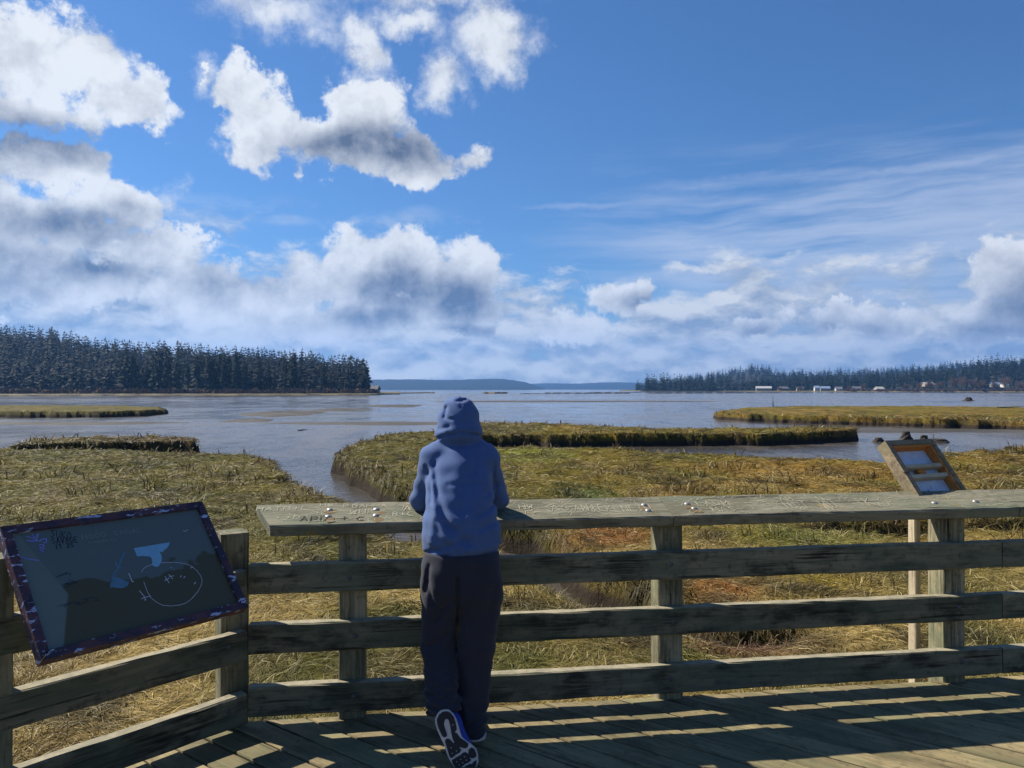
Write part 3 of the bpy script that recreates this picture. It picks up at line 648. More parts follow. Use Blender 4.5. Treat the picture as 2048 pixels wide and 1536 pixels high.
for ci, n_, (xa, xb) in ((0, 340, (.05, 2.5)), (1, 240, (.1, 1.6))):                 # loose scratches along the grain and across it
    v, f = [], []; Lc = (sJ - sL, sR - sJ)[ci]
    for k in range(n_):
        x = random.uniform(.06, Lc - .1); y = random.uniform(-CAPW/2 + .02, CAPW/2 - .02); a = random.choice((random.uniform(-.15, .15), random.uniform(-1.5, 1.5), random.uniform(-1.5, 1.5))); L = random.uniform(.012, .05)
        y2 = max(-CAPW/2 + .012, min(CAPW/2 - .012, y + L * math.sin(a)))
        ribbon(v, f, [(x, y), (x + L * .5 * math.cos(a), (y + y2) / 2 + random.uniform(-.002, .002)), (x + L * math.cos(a), y2)], random.uniform(.0014, .0032), CAPT + .0026)
    o = mesh_obj('scratches', v, f, M['carve']); o.matrix_world = caps[ci].matrix_world; o['kind'] = 'stuff'
    carvings.append((o, caps[ci]))
bpy.context.view_layer.update()
for p in parts:
    if isinstance(p, tuple): continue
    world_parent(p, rl)
bpy.context.view_layer.update()
for ch, pa_ in [p for p in parts if isinstance(p, tuple)] + carvings:
    ch.parent = pa_; ch.matrix_parent_inverse = pa_.matrix_world.inverted()

# ------------------------------------------------------------------ left interpretive sign: tilted panel with flaking painted frame
def sign_materials():
    m, t, b = material('flaking_frame_paint')
    tc = t.node('ShaderNodeTexCoord').outputs['Object']
    n = t.noise(t.vec('MULTIPLY', tc, (5, 16, 16)), 2.4, 7, 0.68)
    c = t.mix(t.step(t.noise(tc, 9, 4, .6), .4, .6), s2l((58, 50, 62)), s2l((92, 62, 66)))
    c = t.mix(t.step(n, .575, .60), c, s2l((176, 186, 214)))
    t.put(b.inputs['Base Color'], c); b.inputs['Roughness'].default_value = .5
    t.put(b.inputs['Normal'], t.bump(t.step(n, .57, .60), .4, .002)); M['sign_frame'] = m
    m, t, b = material('faded_sign_print')
    tc = t.node('ShaderNodeTexCoord').outputs['Object']
    w = t.noise(tc, 2.3, 4, .55, .3)
    sep = t.node('ShaderNodeSeparateXYZ'); t.put(sep.inputs[0], tc)
    hill = t.math('ADD', sep.outputs[1], t.math('MULTIPLY', t.math('SUBTRACT', w, .5), .55))
    left = t.step(t.math('ADD', sep.outputs[0], t.math('MULTIPLY', t.math('ABSOLUTE', t.math('SUBTRACT', sep.outputs[1], .25)), .35)), .16, .17)
    c = t.mix(t.step(hill, .265, .275), s2l((84, 78, 52)), s2l((100, 110, 104)))
    c = t.mix(left, s2l((112, 122, 112)), c)
    c = t.mix(t.math('MULTIPLY', t.noise(tc, 30, 5, .6), .25), c, s2l((70, 74, 66)))
    t.put(b.inputs['Base Color'], c); b.inputs['Roughness'].default_value = .32; b.inputs['Specular IOR Level'].default_value = .4
    t.put(b.inputs['Normal'], t.bump(t.noise(tc, 60, 3, .5), .05, .002)); M['sign_print'] = m
sign_materials()
M['ink'] = plain('black_marker', s2l((46, 52, 60)), .6); M['bare'] = plain('scratched_bare_patch', s2l((128, 178, 202)), .6); M['haze_blue'] = plain('rubbed_blue_patch', s2l((92, 128, 146)), .6)
M['scratch'] = plain('white_scratch', s2l((206, 204, 214)), .8); M['violet'] = plain('violet_scribble', s2l((140, 140, 206)), .7); M['ghost'] = plain('ghost_lettering', s2l((126, 140, 132)), .7)
M['steel'] = plain('dark_bracket_steel', s2l((60, 60, 64)), .5, .5, .4)
SB = Vector((-1.729, 2.834, .70)); SA, STL, SW, SH = .931, .871, .873, .59
SX = Vector((math.cos(SA), math.sin(SA), 0)); SY = Vector((-math.sin(SA) * math.cos(STL), math.cos(SA) * math.cos(STL), math.sin(STL))); SZ = SX.cross(SY)
sg = empty('interpretive_sign', (SB + SX * SW / 2 + SY * .2 - SZ * .12))
tag(sg, 'scratched tilted information panel in a flaking maroon frame at the left corner post', 'sign')
SM = Matrix(((SX.x, SY.x, SZ.x, SB.x), (SX.y, SY.y, SZ.y, SB.y), (SX.z, SY.z, SZ.z, SB.z), (0, 0, 0, 1)))
def on_plane(o, Mx, parent):
    o.matrix_world = Mx; bpy.context.view_layer.update(); o.parent = parent; o.matrix_parent_inverse = parent.matrix_world.inverted(); return o
def bar_poly(name, pts, z0, z1, mat, ch=.003):
    n = len(pts); cx = sum(p[0] for p in pts) / n; cy = sum(p[1] for p in pts) / n
    def ins(p, d): L = math.hypot(p[0] - cx, p[1] - cy); return (p[0] - (p[0] - cx) / L * d, p[1] - (p[1] - cy) / L * d)
    v = [(*p, z0) for p in pts] + [(*p, z1 - ch) for p in pts] + [(*ins(p, ch), z1) for p in pts]
    f = [tuple(range(n))[::-1], tuple(range(2 * n, 3 * n))]
    for a in (0, n): f += [(a + i, a + (i + 1) % n, a + (i + 1) % n + n, a + i + n) for i in range(n)]
    return mesh_obj(name, v, f, mat)
bpy.context.view_layer.update()
fw = .036; g_ = .0012
for pts in ([(0, 0), (SW, 0), (SW - fw, fw - g_), (fw, fw - g_)], [(fw, SH - fw + g_), (SW - fw, SH - fw + g_), (SW, SH), (0, SH)], [(0, g_), (fw - g_, fw), (fw - g_, SH - fw), (0, SH - g_)], [(SW - fw + g_, fw), (SW, g_), (SW, SH - g_), (SW - fw + g_, SH - fw)]):
    on_plane(bar_poly('frame_bar', pts, -.045, .004, M['sign_frame']), SM, sg)
pn = on_plane(bar_poly('panel', [(fw - .002, fw - .002), (SW - fw + .002, fw - .002), (SW - fw + .002, SH - fw + .002), (fw - .002, SH - fw + .002)], -.03, -.009, M['sign_print'], .0005), SM, sg)
SI = SM.inverted()
def sign_pt(x, y):
    d = px_dir(x, y); k = (SB - SZ * .0 - Vector((0, 0, H))).dot(SZ) / d.dot(SZ); q = SI @ (Vector((0, 0, H)) + d * k); return (q.x, q.y)
c1 = lambda x, y: sign_pt(20 + x / 8.533, 1030 + y / 8.533)
c2 = lambda x, y: sign_pt(200 + x / 7.68, 1030 + y / 7.68)
def strokes(name, lines, mat, w, z=-.0080):
    v, f = [], []
    for st in lines: ribbon(v, f, st, w * random.uniform(.8, 1.2), z + random.uniform(0, .0003))
    o = on_plane(mesh_obj(name, v, f, mat), SM, pn); o['kind'] = 'stuff'; return o
def blob(name, pts, mat, z=-.0084):
    return on_plane(mesh_obj(name, [(*p, z) for p in pts], [tuple(range(len(pts)))[::-1]], mat), SM, pn)
circ = [c2(*p) for p in ((655, 855), (690, 805), (735, 770), (810, 745))]; circ2 = [c2(*p) for p in ((960, 715), (1080, 710), (1220, 712), (1340, 732), (1430, 770), (1510, 840), (1570, 920), (1588, 990), (1570, 1070), (1520, 1160), (1430, 1265), (1340, 1330), (1250, 1362), (1110, 1377), (990, 1368), (890, 1320), (800, 1245), (745, 1150), (695, 1010))]
strokes('scratched_circle', [circ, circ2], M['scratch'], .0022)
strokes('scratched_marks', [[c2(625, 1140), c2(700, 1230), c2(725, 1285), c2(700, 1285)], [c2(655, 1265), c2(720, 1242), c2(800, 1225)], [c2(1022, 925), c2(1040, 965), c2(1082, 1022)], [c2(1015, 988), c2(1045, 968), c2(1080, 952)], [c2(1078, 895), c2(1105, 925), c2(1133, 962)], [c2(1082, 925), c2(1155, 915)],
                         [c2(462, 878), c2(490, 940), c2(515, 1005)], [c2(520, 1003), c2(540, 1003)], [c2(1410, 795), c2(1445, 782)], [c2(1255, 935), c2(1270, 912)], [c2(1305, 945), c2(1325, 925)], [c2(1465, 1040), c2(1490, 1012)], [c2(1105, 790), c2(1122, 792)], [c2(1295, 222), c2(1335, 236)], [c2(1345, 215), c2(1370, 212)]], M['scratch'], .003)
strokes('violet_scribble', [[c1(305, 345), c1(400, 370), c1(490, 415)], [c1(400, 300), c1(435, 370), c1(500, 300)], [c1(475, 390), c1(510, 300)], [c1(320, 415), c1(430, 425), c1(490, 415)], [c1(520, 425), c1(580, 390), c1(640, 385), c1(640, 450), c1(600, 450)], [c1(520, 480), c1(600, 495)], [c1(530, 520), c1(590, 560), c1(600, 500)], [c1(530, 560), c1(590, 605)], [c1(165, 665), c1(240, 700), c1(310, 725)], [c1(310, 725), c1(510, 755)]], M['violet'], .0045)
blob('bare_patch', [c2(*p) for p in ((540, 490), (1088, 400), (1080, 440), (1040, 500), (1000, 520), (985, 552), (930, 540), (960, 590), (972, 650), (960, 700), (920, 770), (870, 775), (815, 745), (825, 700), (810, 640), (790, 618), (690, 610), (590, 615))], M['bare'])
strokes('rubbed_blue_patch', [[c2(190, 1085), c2(205, 990), c2(240, 870), c2(290, 810), c2(330, 720), c2(360, 620), c2(400, 560)], [c2(265, 700), c2(280, 780), c2(340, 790)]], M['haze_blue'], .007)
blob('rubbed_corner', [c2(*p) for p in ((190, 1085), (230, 930), (330, 950), (470, 1010), (450, 1060), (370, 1105))], M['haze_blue'], -.0087)
def plane_text(txt, a, b, hgt, mat, w, name):
    """lettering from pixel point a to b along the panel"""
    n = len(txt); L = math.hypot(b[0] - a[0], b[1] - a[1]); cw = L / (n * 1.45 - .45); lines = lettering(txt, 0, 0, hgt, cw, .06)
    ca, sa = (b[0] - a[0]) / L, (b[1] - a[1]) / L
    strokes(name, [[(a[0] + x * ca - y * sa, a[1] + x * sa + y * ca) for x, y in st] for st in lines], mat, w)
plane_text('SUKO', c1(715, 350), c1(1060, 385), .034, M['ink'], .0032, 'marker_scrawl')
plane_text('SAVAGE', c1(745, 470), c1(1180, 440), .026, M['ink'], .0034, 'marker_scrawl')
plane_text('IT 2S', c1(805, 560), c1(1110, 520), .02, M['ink'], .0034, 'marker_scrawl')
plane_text('HOOD CANAL', c1(1265, 395), c2(670, 240), .022, M['ghost'], .0032, 'faded_title')
plane_text('MOUNTAINS', c1(1370, 470), c2(275, 372), .010, M['ghost'], .002, 'faded_title')
random.seed(5)
for (bx, by) in ((130, 1148), (150, 1160), (142, 1168), (168, 1201), (184, 1196), (136, 1209)):
    q = sign_pt(bx, by); strokes('faded_scribble', [[(q[0] + random.uniform(-.03, .03), q[1] + random.uniform(-.012, .012)) for _ in range(6)]], M['ink'], .002)
for sx in (.16, SW - .16):                                                # two arms from the back of the panel to the rails
    a = SM @ Vector((sx, .30, -.046)); h_ = (a - CORN).dot(LN)
    beam_ = beam('bracket', a, a - LN * (h_ + .005) + Vector((0, 0, -.16)), .04, .02, M['steel'], None, seg=2, jit=0); bpy.context.view_layer.update(); world_parent(beam_, sg)

# ------------------------------------------------------------------ right: empty display frame standing on the top board
def display_frame():
    e = empty('display_frame', atd(1892, 1000, 4.62)); tag(e, 'small empty wooden display frame tilted on the top board, two crossbars over white backing', 'display frame')
    B0 = Vector((2.41, 4.53, 1.045)); A_, T_, W_, H_ = .442, .929, .44, .42
    X = Vector((math.cos(A_), math.sin(A_), 0)); Y = Vector((-math.sin(A_) * math.cos(T_), math.cos(A_) * math.cos(T_), math.sin(T_))); Z = X.cross(Y)
    Mx = Matrix(((X.x, Y.x, Z.x, B0.x), (X.y, Y.y, Z.y, B0.y), (X.z, Y.z, Z.z, B0.z), (0, 0, 0, 1)))
    bpy.context.view_layer.update()
    t_ = .036; g = .001; d0 = -.075
    for pts in ([(0, 0), (W_, 0), (W_ - t_, t_ - g), (t_, t_ - g)], [(t_, H_ - t_ + g), (W_ - t_, H_ - t_ + g), (W_, H_), (0, H_)], [(0, g), (t_ - g, t_), (t_ - g, H_ - t_), (0, H_ - g)], [(W_ - t_ + g, t_), (W_, g), (W_, H_ - g), (W_ - t_ + g, H_ - t_)]):
        on_plane(bar_poly('frame_bar', pts, d0, .0, M['frame_wood']), Mx, e)
    for (x0, x1, y0, y1) in ((t_ + .001, t_ + .013, t_ + .001, H_ - t_ - .001), (W_ - t_ - .013, W_ - t_ - .001, t_ + .001, H_ - t_ - .001), (t_ + .014, W_ - t_ - .014, H_ - t_ - .013, H_ - t_ - .001)):
        on_plane(bar_poly('lining', [(x0, y0), (x1, y0), (x1, y1), (x0, y1)], d0 + .012, -.006, M['fresh_wood'], .001), Mx, e)
    bk = on_plane(bar_poly('backing', [(t_ - .004, t_ - .004), (W_ - t_ + .004, t_ - .004), (W_ - t_ + .004, H_ - t_ + .004), (t_ - .004, H_ - t_ + .004)], d0 + .003, d0 + .011, M['backing'], .0005), Mx, e)
    for y in (.155, .225):
        on_plane(bar_poly('crossbar', [(t_ + .014, y), (W_ - t_ - .014, y), (W_ - t_ - .014, y + .024), (t_ + .014, y + .024)], d0 + .018, -.012, M['brace_wood'], .002), Mx, e)
    on_plane(bar_poly('block', [(.17, .181), (.235, .181), (.235, .223), (.17, .223)], d0 + .012, -.03, M['fresh_wood'], .002), Mx, e)
    random.seed(9); v, f = [], []
    for k in range(26):
        x = random.uniform(.06, .36) if k > 8 else random.uniform(.06, .14); y = .045 + abs(random.gauss(0, .03)); a = random.uniform(0, 3); L = random.uniform(.01, .04)
        ribbon(v, f, [(x, y), (x + L * .5 * math.cos(a), y + L * .5 * abs(math.sin(a))), (x + L * math.cos(a + .5), y + L * abs(math.sin(a + .5)))], .003, d0 + .0125)
    on_plane(mesh_obj('leaf_litter', v, f, M['ink']), Mx, bk)['kind'] = 'stuff'
    leg = beam('support', Vector((2.475, 4.70, -.8)), Vector((2.475, 4.70, 1.10)), .04, .07, M['brace_wood'], None, up=Vector((-U.y, U.x, 0)), seg=6); bpy.context.view_layer.update(); world_parent(leg, e)
M['backing'] = plain('white_backing', s2l((206, 212, 222)), .7)
display_frame()

# ------------------------------------------------------------------ person: signed-distance body and clothes turned into one surface each
def surface(name, fn, lo, hi, h, mat, parent=None):
    ax = [np.arange(lo[i], hi[i] + h, h) for i in range(3)]
    X, Y, Z = np.meshgrid(*ax, indexing='ij'); v = fn(X, Y, Z).astype(np.float32)
    nx, ny, nz = v.shape; cn = [(i, j, k) for i in (0, 1) for j in (0, 1) for k in (0, 1)]
    cor = {c: v[c[0]:nx-1+c[0], c[1]:ny-1+c[1], c[2]:nz-1+c[2]] for c in cn}
    cnt = sum((cor[c] < 0).astype(np.int8) for c in cn); act = (cnt > 0) & (cnt < 8)
    I = np.argwhere(act); acc = np.zeros((len(I), 3)); num = np.zeros(len(I))
    for a in cn:
        for d in range(3):
            if a[d]: continue
            b = tuple(a[q] + (q == d) for q in range(3)); va, vb = cor[a][act], cor[b][act]
            cr = (va < 0) != (vb < 0); t_ = np.where(cr, va / np.where(va == vb, 1, va - vb), 0)
            pt = np.tile(np.array(a, float), (len(I), 1)); pt[:, d] += t_
            acc += pt * cr[:, None]; num += cr
    V = (I + acc / num[:, None]) * h + np.array(lo)
    idx = np.full(act.shape, -1); idx[act] = np.arange(len(I)); F_ = []
    sg_ = v < 0
    for d in range(3):
        o1, o2 = [(1, 2), (2, 0), (0, 1)][d]
        sl0 = [slice(1, -1)] * 3; sl0[d] = slice(0, -1); sl1 = [slice(1, -1)] * 3; sl1[d] = slice(1, None)
        df = sg_[tuple(sl0)] != sg_[tuple(sl1)]; E = np.argwhere(df); E += np.array([1 if q != d else 0 for q in range(3)])
        ins = sg_[E[:, 0], E[:, 1], E[:, 2]]
        def cell(da, db):
            e = E.copy(); e[:, o1] += da; e[:, o2] += db; return idx[e[:, 0], e[:, 1], e[:, 2]]
        q = np.stack([cell(-1, -1), cell(0, -1), cell(0, 0), cell(-1, 0)], 1)
        q[~ins] = q[~ins][:, ::-1]; F_.append(q)
    F_ = np.concatenate(F_); F_ = F_[(F_ >= 0).all(1)]
    return np_mesh(name, V, F_, mat, parent, smooth=True)
def ell(X, Y, Z, c, r, tilt=0.0):
    """ellipsoid; tilt leans its z axis towards +Y"""
    x, y, z = X - c[0], Y - c[1], Z - c[2]
    if tilt: ct, st = math.cos(tilt), math.sin(tilt); y, z = y * ct - z * st, y * st + z * ct
    k0 = np.sqrt((x / r[0]) ** 2 + (y / r[1]) ** 2 + (z / r[2]) ** 2); k1 = np.sqrt((x / r[0] ** 2) ** 2 + (y / r[1] ** 2) ** 2 + (z / r[2] ** 2) ** 2)
    return k0 * (k0 - 1) / (k1 + 1e-6)
def cap(X, Y, Z, a, b, ra, rb):
    a, b = np.array(a, float), np.array(b, float); e = b - a; L2 = (e * e).sum() + 1e-9
    t_ = np.clip(((X - a[0]) * e[0] + (Y - a[1]) * e[1] + (Z - a[2]) * e[2]) / L2, 0, 1)
    return np.sqrt((X - a[0] - e[0] * t_) ** 2 + (Y - a[1] - e[1] * t_) ** 2 + (Z - a[2] - e[2] * t_) ** 2) - (ra + (rb - ra) * t_)
def smin(a, b, k):
    h = np.clip(0.5 + 0.5 * (b - a) / k, 0, 1); return b + (a - b) * h - k * h * (1 - h)
def fold(X, Z, pts, w, depth, d=3.88):
    """a crease that runs along photo pixels on the back of a garment, in the x-z plane"""
    P = [atd(x, y, d) for x, y in pts]; m_ = np.full(X.shape, 1e9)
    for a, b in zip(P, P[1:]):
        ex, ez = b.x - a.x, b.z - a.z; t_ = np.clip(((X - a.x) * ex + (Z - a.z) * ez) / (ex * ex + ez * ez + 1e-9), 0, 1)
        m_ = np.minimum(m_, np.hypot(X - a.x - ex * t_, Z - a.z - ez * t_))
    return depth * np.exp(-(m_ / w) ** 2)
PEL = (-.246, 3.80, .80); SHL, SHR = (-.406, 4.010, 1.338), (-.140, 4.015, 1.340); ELL, ELR = (-.478, 4.09, 1.112), (-.080, 4.11, 1.118)
HNL, HNR = (-.315, 4.285, 1.155), (-.255, 4.29, 1.158); NECK = (-.272, 4.04, 1.43); HEAD = (-.279, 4.105, 1.545)
HIPL, HIPR = (-.335, 3.80, .78), (-.165, 3.81, .78); KNL, KNR = (-.350, 3.80, .44), (-.190, 3.80, .44); ANL, ANR = (-.318, 3.615, .20), (-.205, 3.735, .10)
def skin_mat():
    m, t, b = material('skin'); tc = t.node('ShaderNodeTexCoord').outputs['Object']
    t.put(b.inputs['Base Color'], t.mix(t.noise(tc, 30, 4, .6), s2l((190, 140, 116)), s2l((214, 168, 142)))); b.inputs['Roughness'].default_value = .55; b.inputs['Subsurface Weight'].default_value = .08; b.inputs['Subsurface Radius'].default_value = (.01, .004, .002); return m
def cloth_mat(name, c0, c1, rib=0.0):
    m, t, b = material(name); tc = t.node('ShaderNodeTexCoord').outputs['Object']
    n = t.noise(tc, 180, 3, .6); n2 = t.noise(tc, 9, 5, .6)
    t.put(b.inputs['Base Color'], t.mix(t.math('MULTIPLY_ADD', n, .5, t.math('MULTIPLY', n2, .5)), c0, c1))
    b.inputs['Roughness'].default_value = .85; b.inputs['Specular IOR Level'].default_value = .15; b.inputs['Sheen Weight'].default_value = .12; b.inputs['Sheen Roughness'].default_value = .5
    h = t.math('ADD', n, t.math('MULTIPLY', n2, 3.0))
    if rib:
        sep = t.node('ShaderNodeSeparateXYZ'); t.put(sep.inputs[0], tc)
        h = t.math('ADD', h, t.math('MULTIPLY', t.math('SINE', t.math('MULTIPLY', sep.outputs[0], 1150.0)), rib))
    t.put(b.inputs['Normal'], t.bump(h, .25, .004)); return m
M['skin'] = skin_mat(); M['hoodie'] = cloth_mat('blue_hoodie_cloth', s2l((60, 82, 126)), s2l((84, 108, 150)), .5)
M['pants'] = cloth_mat('charcoal_sweatpants_cloth', s2l((36, 38, 48)), s2l((54, 56, 66)))
def body_fn(X, Y, Z):
    f = ell(X, Y, Z, (-.25, 3.82, .86), (.135, .095, .16), .15)
    f = smin(f, ell(X, Y, Z, (-.26, 3.925, 1.15), (.135, .09, .25), .38), .06)
    f = smin(f, cap(X, Y, Z, SHL, SHR, .05, .05), .05)
    f = smin(f, cap(X, Y, Z, NECK, (-.276, 4.08, 1.49), .052, .05), .03)
    hd = ell(X, Y, Z, HEAD, (.074, .092, .108), .35)
    hd = smin(hd, ell(X, Y, Z, (-.279, 4.165, 1.49), (.05, .05, .06), .3), .03)                 # jaw
    hd = smin(hd, cap(X, Y, Z, (-.279, 4.188, 1.555), (-.279, 4.215, 1.515), .008, .015), .012)   # nose
    for sx in (-1, 1):
        hd = np.maximum(hd, -ell(X, Y, Z, (-.279 + sx * .032, 4.205, 1.552), (.018, .02, .012)))      # eye sockets
        hd = np.minimum(hd, ell(X, Y, Z, (-.279 + sx * .032, 4.182, 1.550), (.012, .012, .011)))
        hd = smin(hd, ell(X, Y, Z, (-.279 + sx * .076, 4.10, 1.54), (.010, .022, .032)), .008)        # ears
    hd = smin(hd, cap(X, Y, Z, (-.296, 4.203, 1.482), (-.262, 4.203, 1.482), .008, .008), .006)       # lips
    f = smin(f, hd, .02)
    for (sh, el_, hn, sx) in ((SHL, ELL, HNL, 1), (SHR, ELR, HNR, -1)):
        wr = tuple(el_[i] + (hn[i] - el_[i]) * .80 for i in range(3))
        f = smin(f, cap(X, Y, Z, sh, el_, .046, .036), .03); f = smin(f, cap(X, Y, Z, el_, wr, .036, .025), .02)
        f = smin(f, ell(X, Y, Z, (hn[0], hn[1] + .01, hn[2]), (.036, .045, .018)), .015)
        for k in range(4):                                                                     # fingers curl over the far edge of the board
            bx = hn[0] + (k - 1.5) * .019; ln = (.030, .036, .034, .026)[k]
            a = (bx, hn[1] + .045, hn[2] + .004); b = (bx + sx * .006, hn[1] + .045 + ln, hn[2] - .004); c = (bx + sx * .010, hn[1] + .050 + ln, hn[2] - .004 - ln * .9)
            f = np.minimum(f, cap(X, Y, Z, a, b, .0095, .0088)); f = np.minimum(f, cap(X, Y, Z, b, c, .0088, .0078))
        th = (hn[0] + sx * .034, hn[1] + .0, hn[2] + .004); t2 = (hn[0] + sx * .052, hn[1] + .03, hn[2] + .006); t3 = (hn[0] + sx * .050, hn[1] + .058, hn[2] + .002)
        f = smin(f, cap(X, Y, Z, th, t2, .012, .0105), .006); f = np.minimum(f, cap(X, Y, Z, t2, t3, .0105, .0085))
    for (hp, kn, an) in ((HIPL, KNL, ANL), (HIPR, KNR, ANR)):
        f = smin(f, cap(X, Y, Z, hp, kn, .07, .048), .05); f = smin(f, cap(X, Y, Z, kn, an, .048, .034), .03)
    return f
def hoodie_fn(X, Y, Z):
    f = ell(X, Y, Z, (-.250, 3.835, .93), (.190, .150, .20), .12)
    f = smin(f, ell(X, Y, Z, (-.256, 3.865, 1.05), (.180, .150, .20), .25), .08)
    f = smin(f, ell(X, Y, Z, (-.266, 3.950, 1.230), (.174, .142, .20), .46), .08)
    f = smin(f, cap(X, Y, Z, SHL, SHR, .064, .064), .07)
    f = smin(f, smin(cap(X, Y, Z, SHL, (-.325, 4.015, 1.412), .062, .055), cap(X, Y, Z, SHR, (-.225, 4.015, 1.412), .062, .055), .02), .06)
    for (sh, el_, hn) in ((SHL, ELL, HNL), (SHR, ELR, HNR)):
        sh2 = (sh[0] + (.012 if sh is SHL else -.012), sh[1] - .01, sh[2] - .02); wr = tuple(el_[i] + (hn[i] - el_[i]) * .74 for i in range(3))
        arm = smin(cap(X, Y, Z, sh2, el_, .082, .062), cap(X, Y, Z, el_, wr, .060, .044), .02)
        arm = arm - .0022 * np.sin((Z * 70 + Y * 40 + X * 25)) * np.clip((1.32 - Z) * 5, 0, 1)
        f = smin(f, arm, .022)
    # flat bottom hem, a little higher on the right
    hem = .838 - .0 + (X + .25) * .14
    f = f + .010 * np.exp(-((Z - hem - .045) / .014) ** 2)                                       # drawn in above the hem band
    # hood
    hd = ell(X, Y, Z, (-.280, 4.055, 1.525), (.112, .125, .140), .22)
    hd = smin(hd, ell(X, Y, Z, (-.276, 4.015, 1.455), (.123, .110, .080), .2), .05)
    hd = hd + .006 * np.exp(-((X + .262) / .004) ** 2) * (Z > 1.60) - .0028 * np.sin(X * 90 + Z * 55) * np.exp(-((X + .36) / .05) ** 2)
    for (p, w, dp) in (([(893, 815), (890, 834), (905, 836)], .010, .014), ([(915, 802), (930, 800)], .007, .012), ([(895, 835), (908, 832)], .007, -.008), ([(880, 858), (900, 852)], .010, .008)):
        hd = hd + fold(X, Z, p, w, dp, 4.0) * (Y < 4.06)
    neckline = fold(X, Z, [(866, 882), (880, 874), (900, 868), (925, 864), (950, 868), (966, 878), (975, 886)], .006, .016, 3.95) * (Y < 4.10)
    f = smin(f, hd, .012) + neckline
    hole = ell(X, Y, Z, (-.279, 4.19, 1.535), (.082, .15, .118), .25)
    f = np.maximum(f, -hole)
    bk = (Y < 4.02)
    for (p, w, dp) in (([(868, 930), (880, 990), (905, 1040), (945, 1075)], .016, .014), ([(862, 950), (870, 1000), (895, 1055), (925, 1080)], .014, -.010), ([(855, 1098), (890, 1082), (940, 1062)], .013, .011), ([(858, 1112), (900, 1096)], .010, .009), ([(870, 1128), (930, 1110), (985, 1096)], .012, .008),
                       ([(866, 1072), (900, 1083)], .012, -.008), ([(995, 1000), (975, 1015), (955, 1022)], .012, .012), ([(992, 975), (975, 985)], .010, .010), ([(995, 1035), (960, 1048)], .014, .010), ([(850, 935), (862, 960), (866, 1000)], .010, .012), ([(988, 925), (985, 960), (992, 990)], .010, .012),
                       ([(880, 915), (900, 940)], .03, .008), ([(905, 890), (950, 893)], .018, .006), ([(950, 930), (935, 960), (925, 1010)], .035, .012), ([(875, 1010), (870, 1060)], .02, -.009), ([(930, 1090), (950, 1075), (960, 1085)], .012, -.010), ([(900, 965), (960, 962)], .012, .006), ([(880, 1030), (930, 1050)], .014, .008)):
        f = f + fold(X, Z, p, w, dp) * bk
    f = f + .0035 * np.sin(Z * 60 + X * 33) * np.sin(X * 41 - Z * 17)
    return np.maximum(f, hem - Z)
def pants_fn(X, Y, Z):
    f = ell(X, Y, Z, (-.248, 3.815, .85), (.192, .145, .17), .06)
    f = smin(f, ell(X, Y, Z, (-.312, 3.775, .75), (.135, .118, .17)), .04); f = smin(f, ell(X, Y, Z, (-.182, 3.78, .75), (.132, .118, .17)), .03)
    L = smin(cap(X, Y, Z, (-.340, 3.80, .68), (-.352, 3.79, .44), .108, .090), cap(X, Y, Z, (-.352, 3.79, .44), (-.328, 3.635, .205), .090, .078), .03)
    r_ = smin(cap(X, Y, Z, (-.152, 3.80, .68), (-.182, 3.79, .44), .106, .096), cap(X, Y, Z, (-.182, 3.79, .44), (-.205, 3.735, .07), .096, .078), .03)
    L = L + (.007 * np.sin(Z * 150 + X * 60 + 18 * Y) + .004 * np.sin(Z * 90 - X * 90)) * np.clip((.40 - Z) * 6, 0, 1)
    r_ = r_ + .006 * np.sin(Z * 110 - X * 45) * np.clip((.24 - Z) * 8, 0, 1)
    f = smin(f, np.minimum(L, r_) if False else smin(L, r_, .010), .035)
    bk = (Y < 3.86)
    f = f + fold(X, Z, [(918, 1150), (914, 1230), (912, 1300)], .012, .022, 3.72) * bk                       # seat seam
    for (p, w, dp) in (([(858, 1160), (868, 1200), (885, 1212)], .014, .012), ([(905, 1195), (885, 1215), (875, 1235)], .014, .012), ([(925, 1240), (935, 1280), (945, 1310)], .02, -.012), ([(850, 1290), (880, 1280)], .014, .010), ([(900, 1260), (880, 1275)], .014, .010),
                       ([(925, 1390), (935, 1420)], .016, -.012), ([(985, 1180), (975, 1240)], .02, .008), ([(860, 1130), (852, 1180)], .012, .012), ([(920, 1320), (925, 1370)], .02, .010)):
        f = f + fold(X, Z, p, w, dp, 3.74) * bk
    f = f + .0035 * np.sin(X * 37 + Z * 29) * np.sin(Z * 47 - X * 21)
    f = np.maximum(f, Z - .90); cutL = (Z - .175) + (Y - 3.60) * .5
    return np.maximum(f, np.where(X < -.262, np.where(Z < .3, -cutL, -1), -(Z - .030)))
def hollow(fn, k=.006):
    return fn
pe = surface('person', body_fn, (-.58, 3.5, .12), (.03, 4.45, 1.67), .0078, M['skin'])
tag(pe, 'person in blue hoodie, hood up, leaning on the railing with one foot tipped behind', 'person')
surface('hoodie', hoodie_fn, (-.60, 3.64, .80), (.06, 4.36, 1.70), .0082, M['hoodie'], pe)
surface('sweatpants', pants_fn, (-.50, 3.50, .01), (.00, 4.02, .93), .0082, M['pants'], pe)
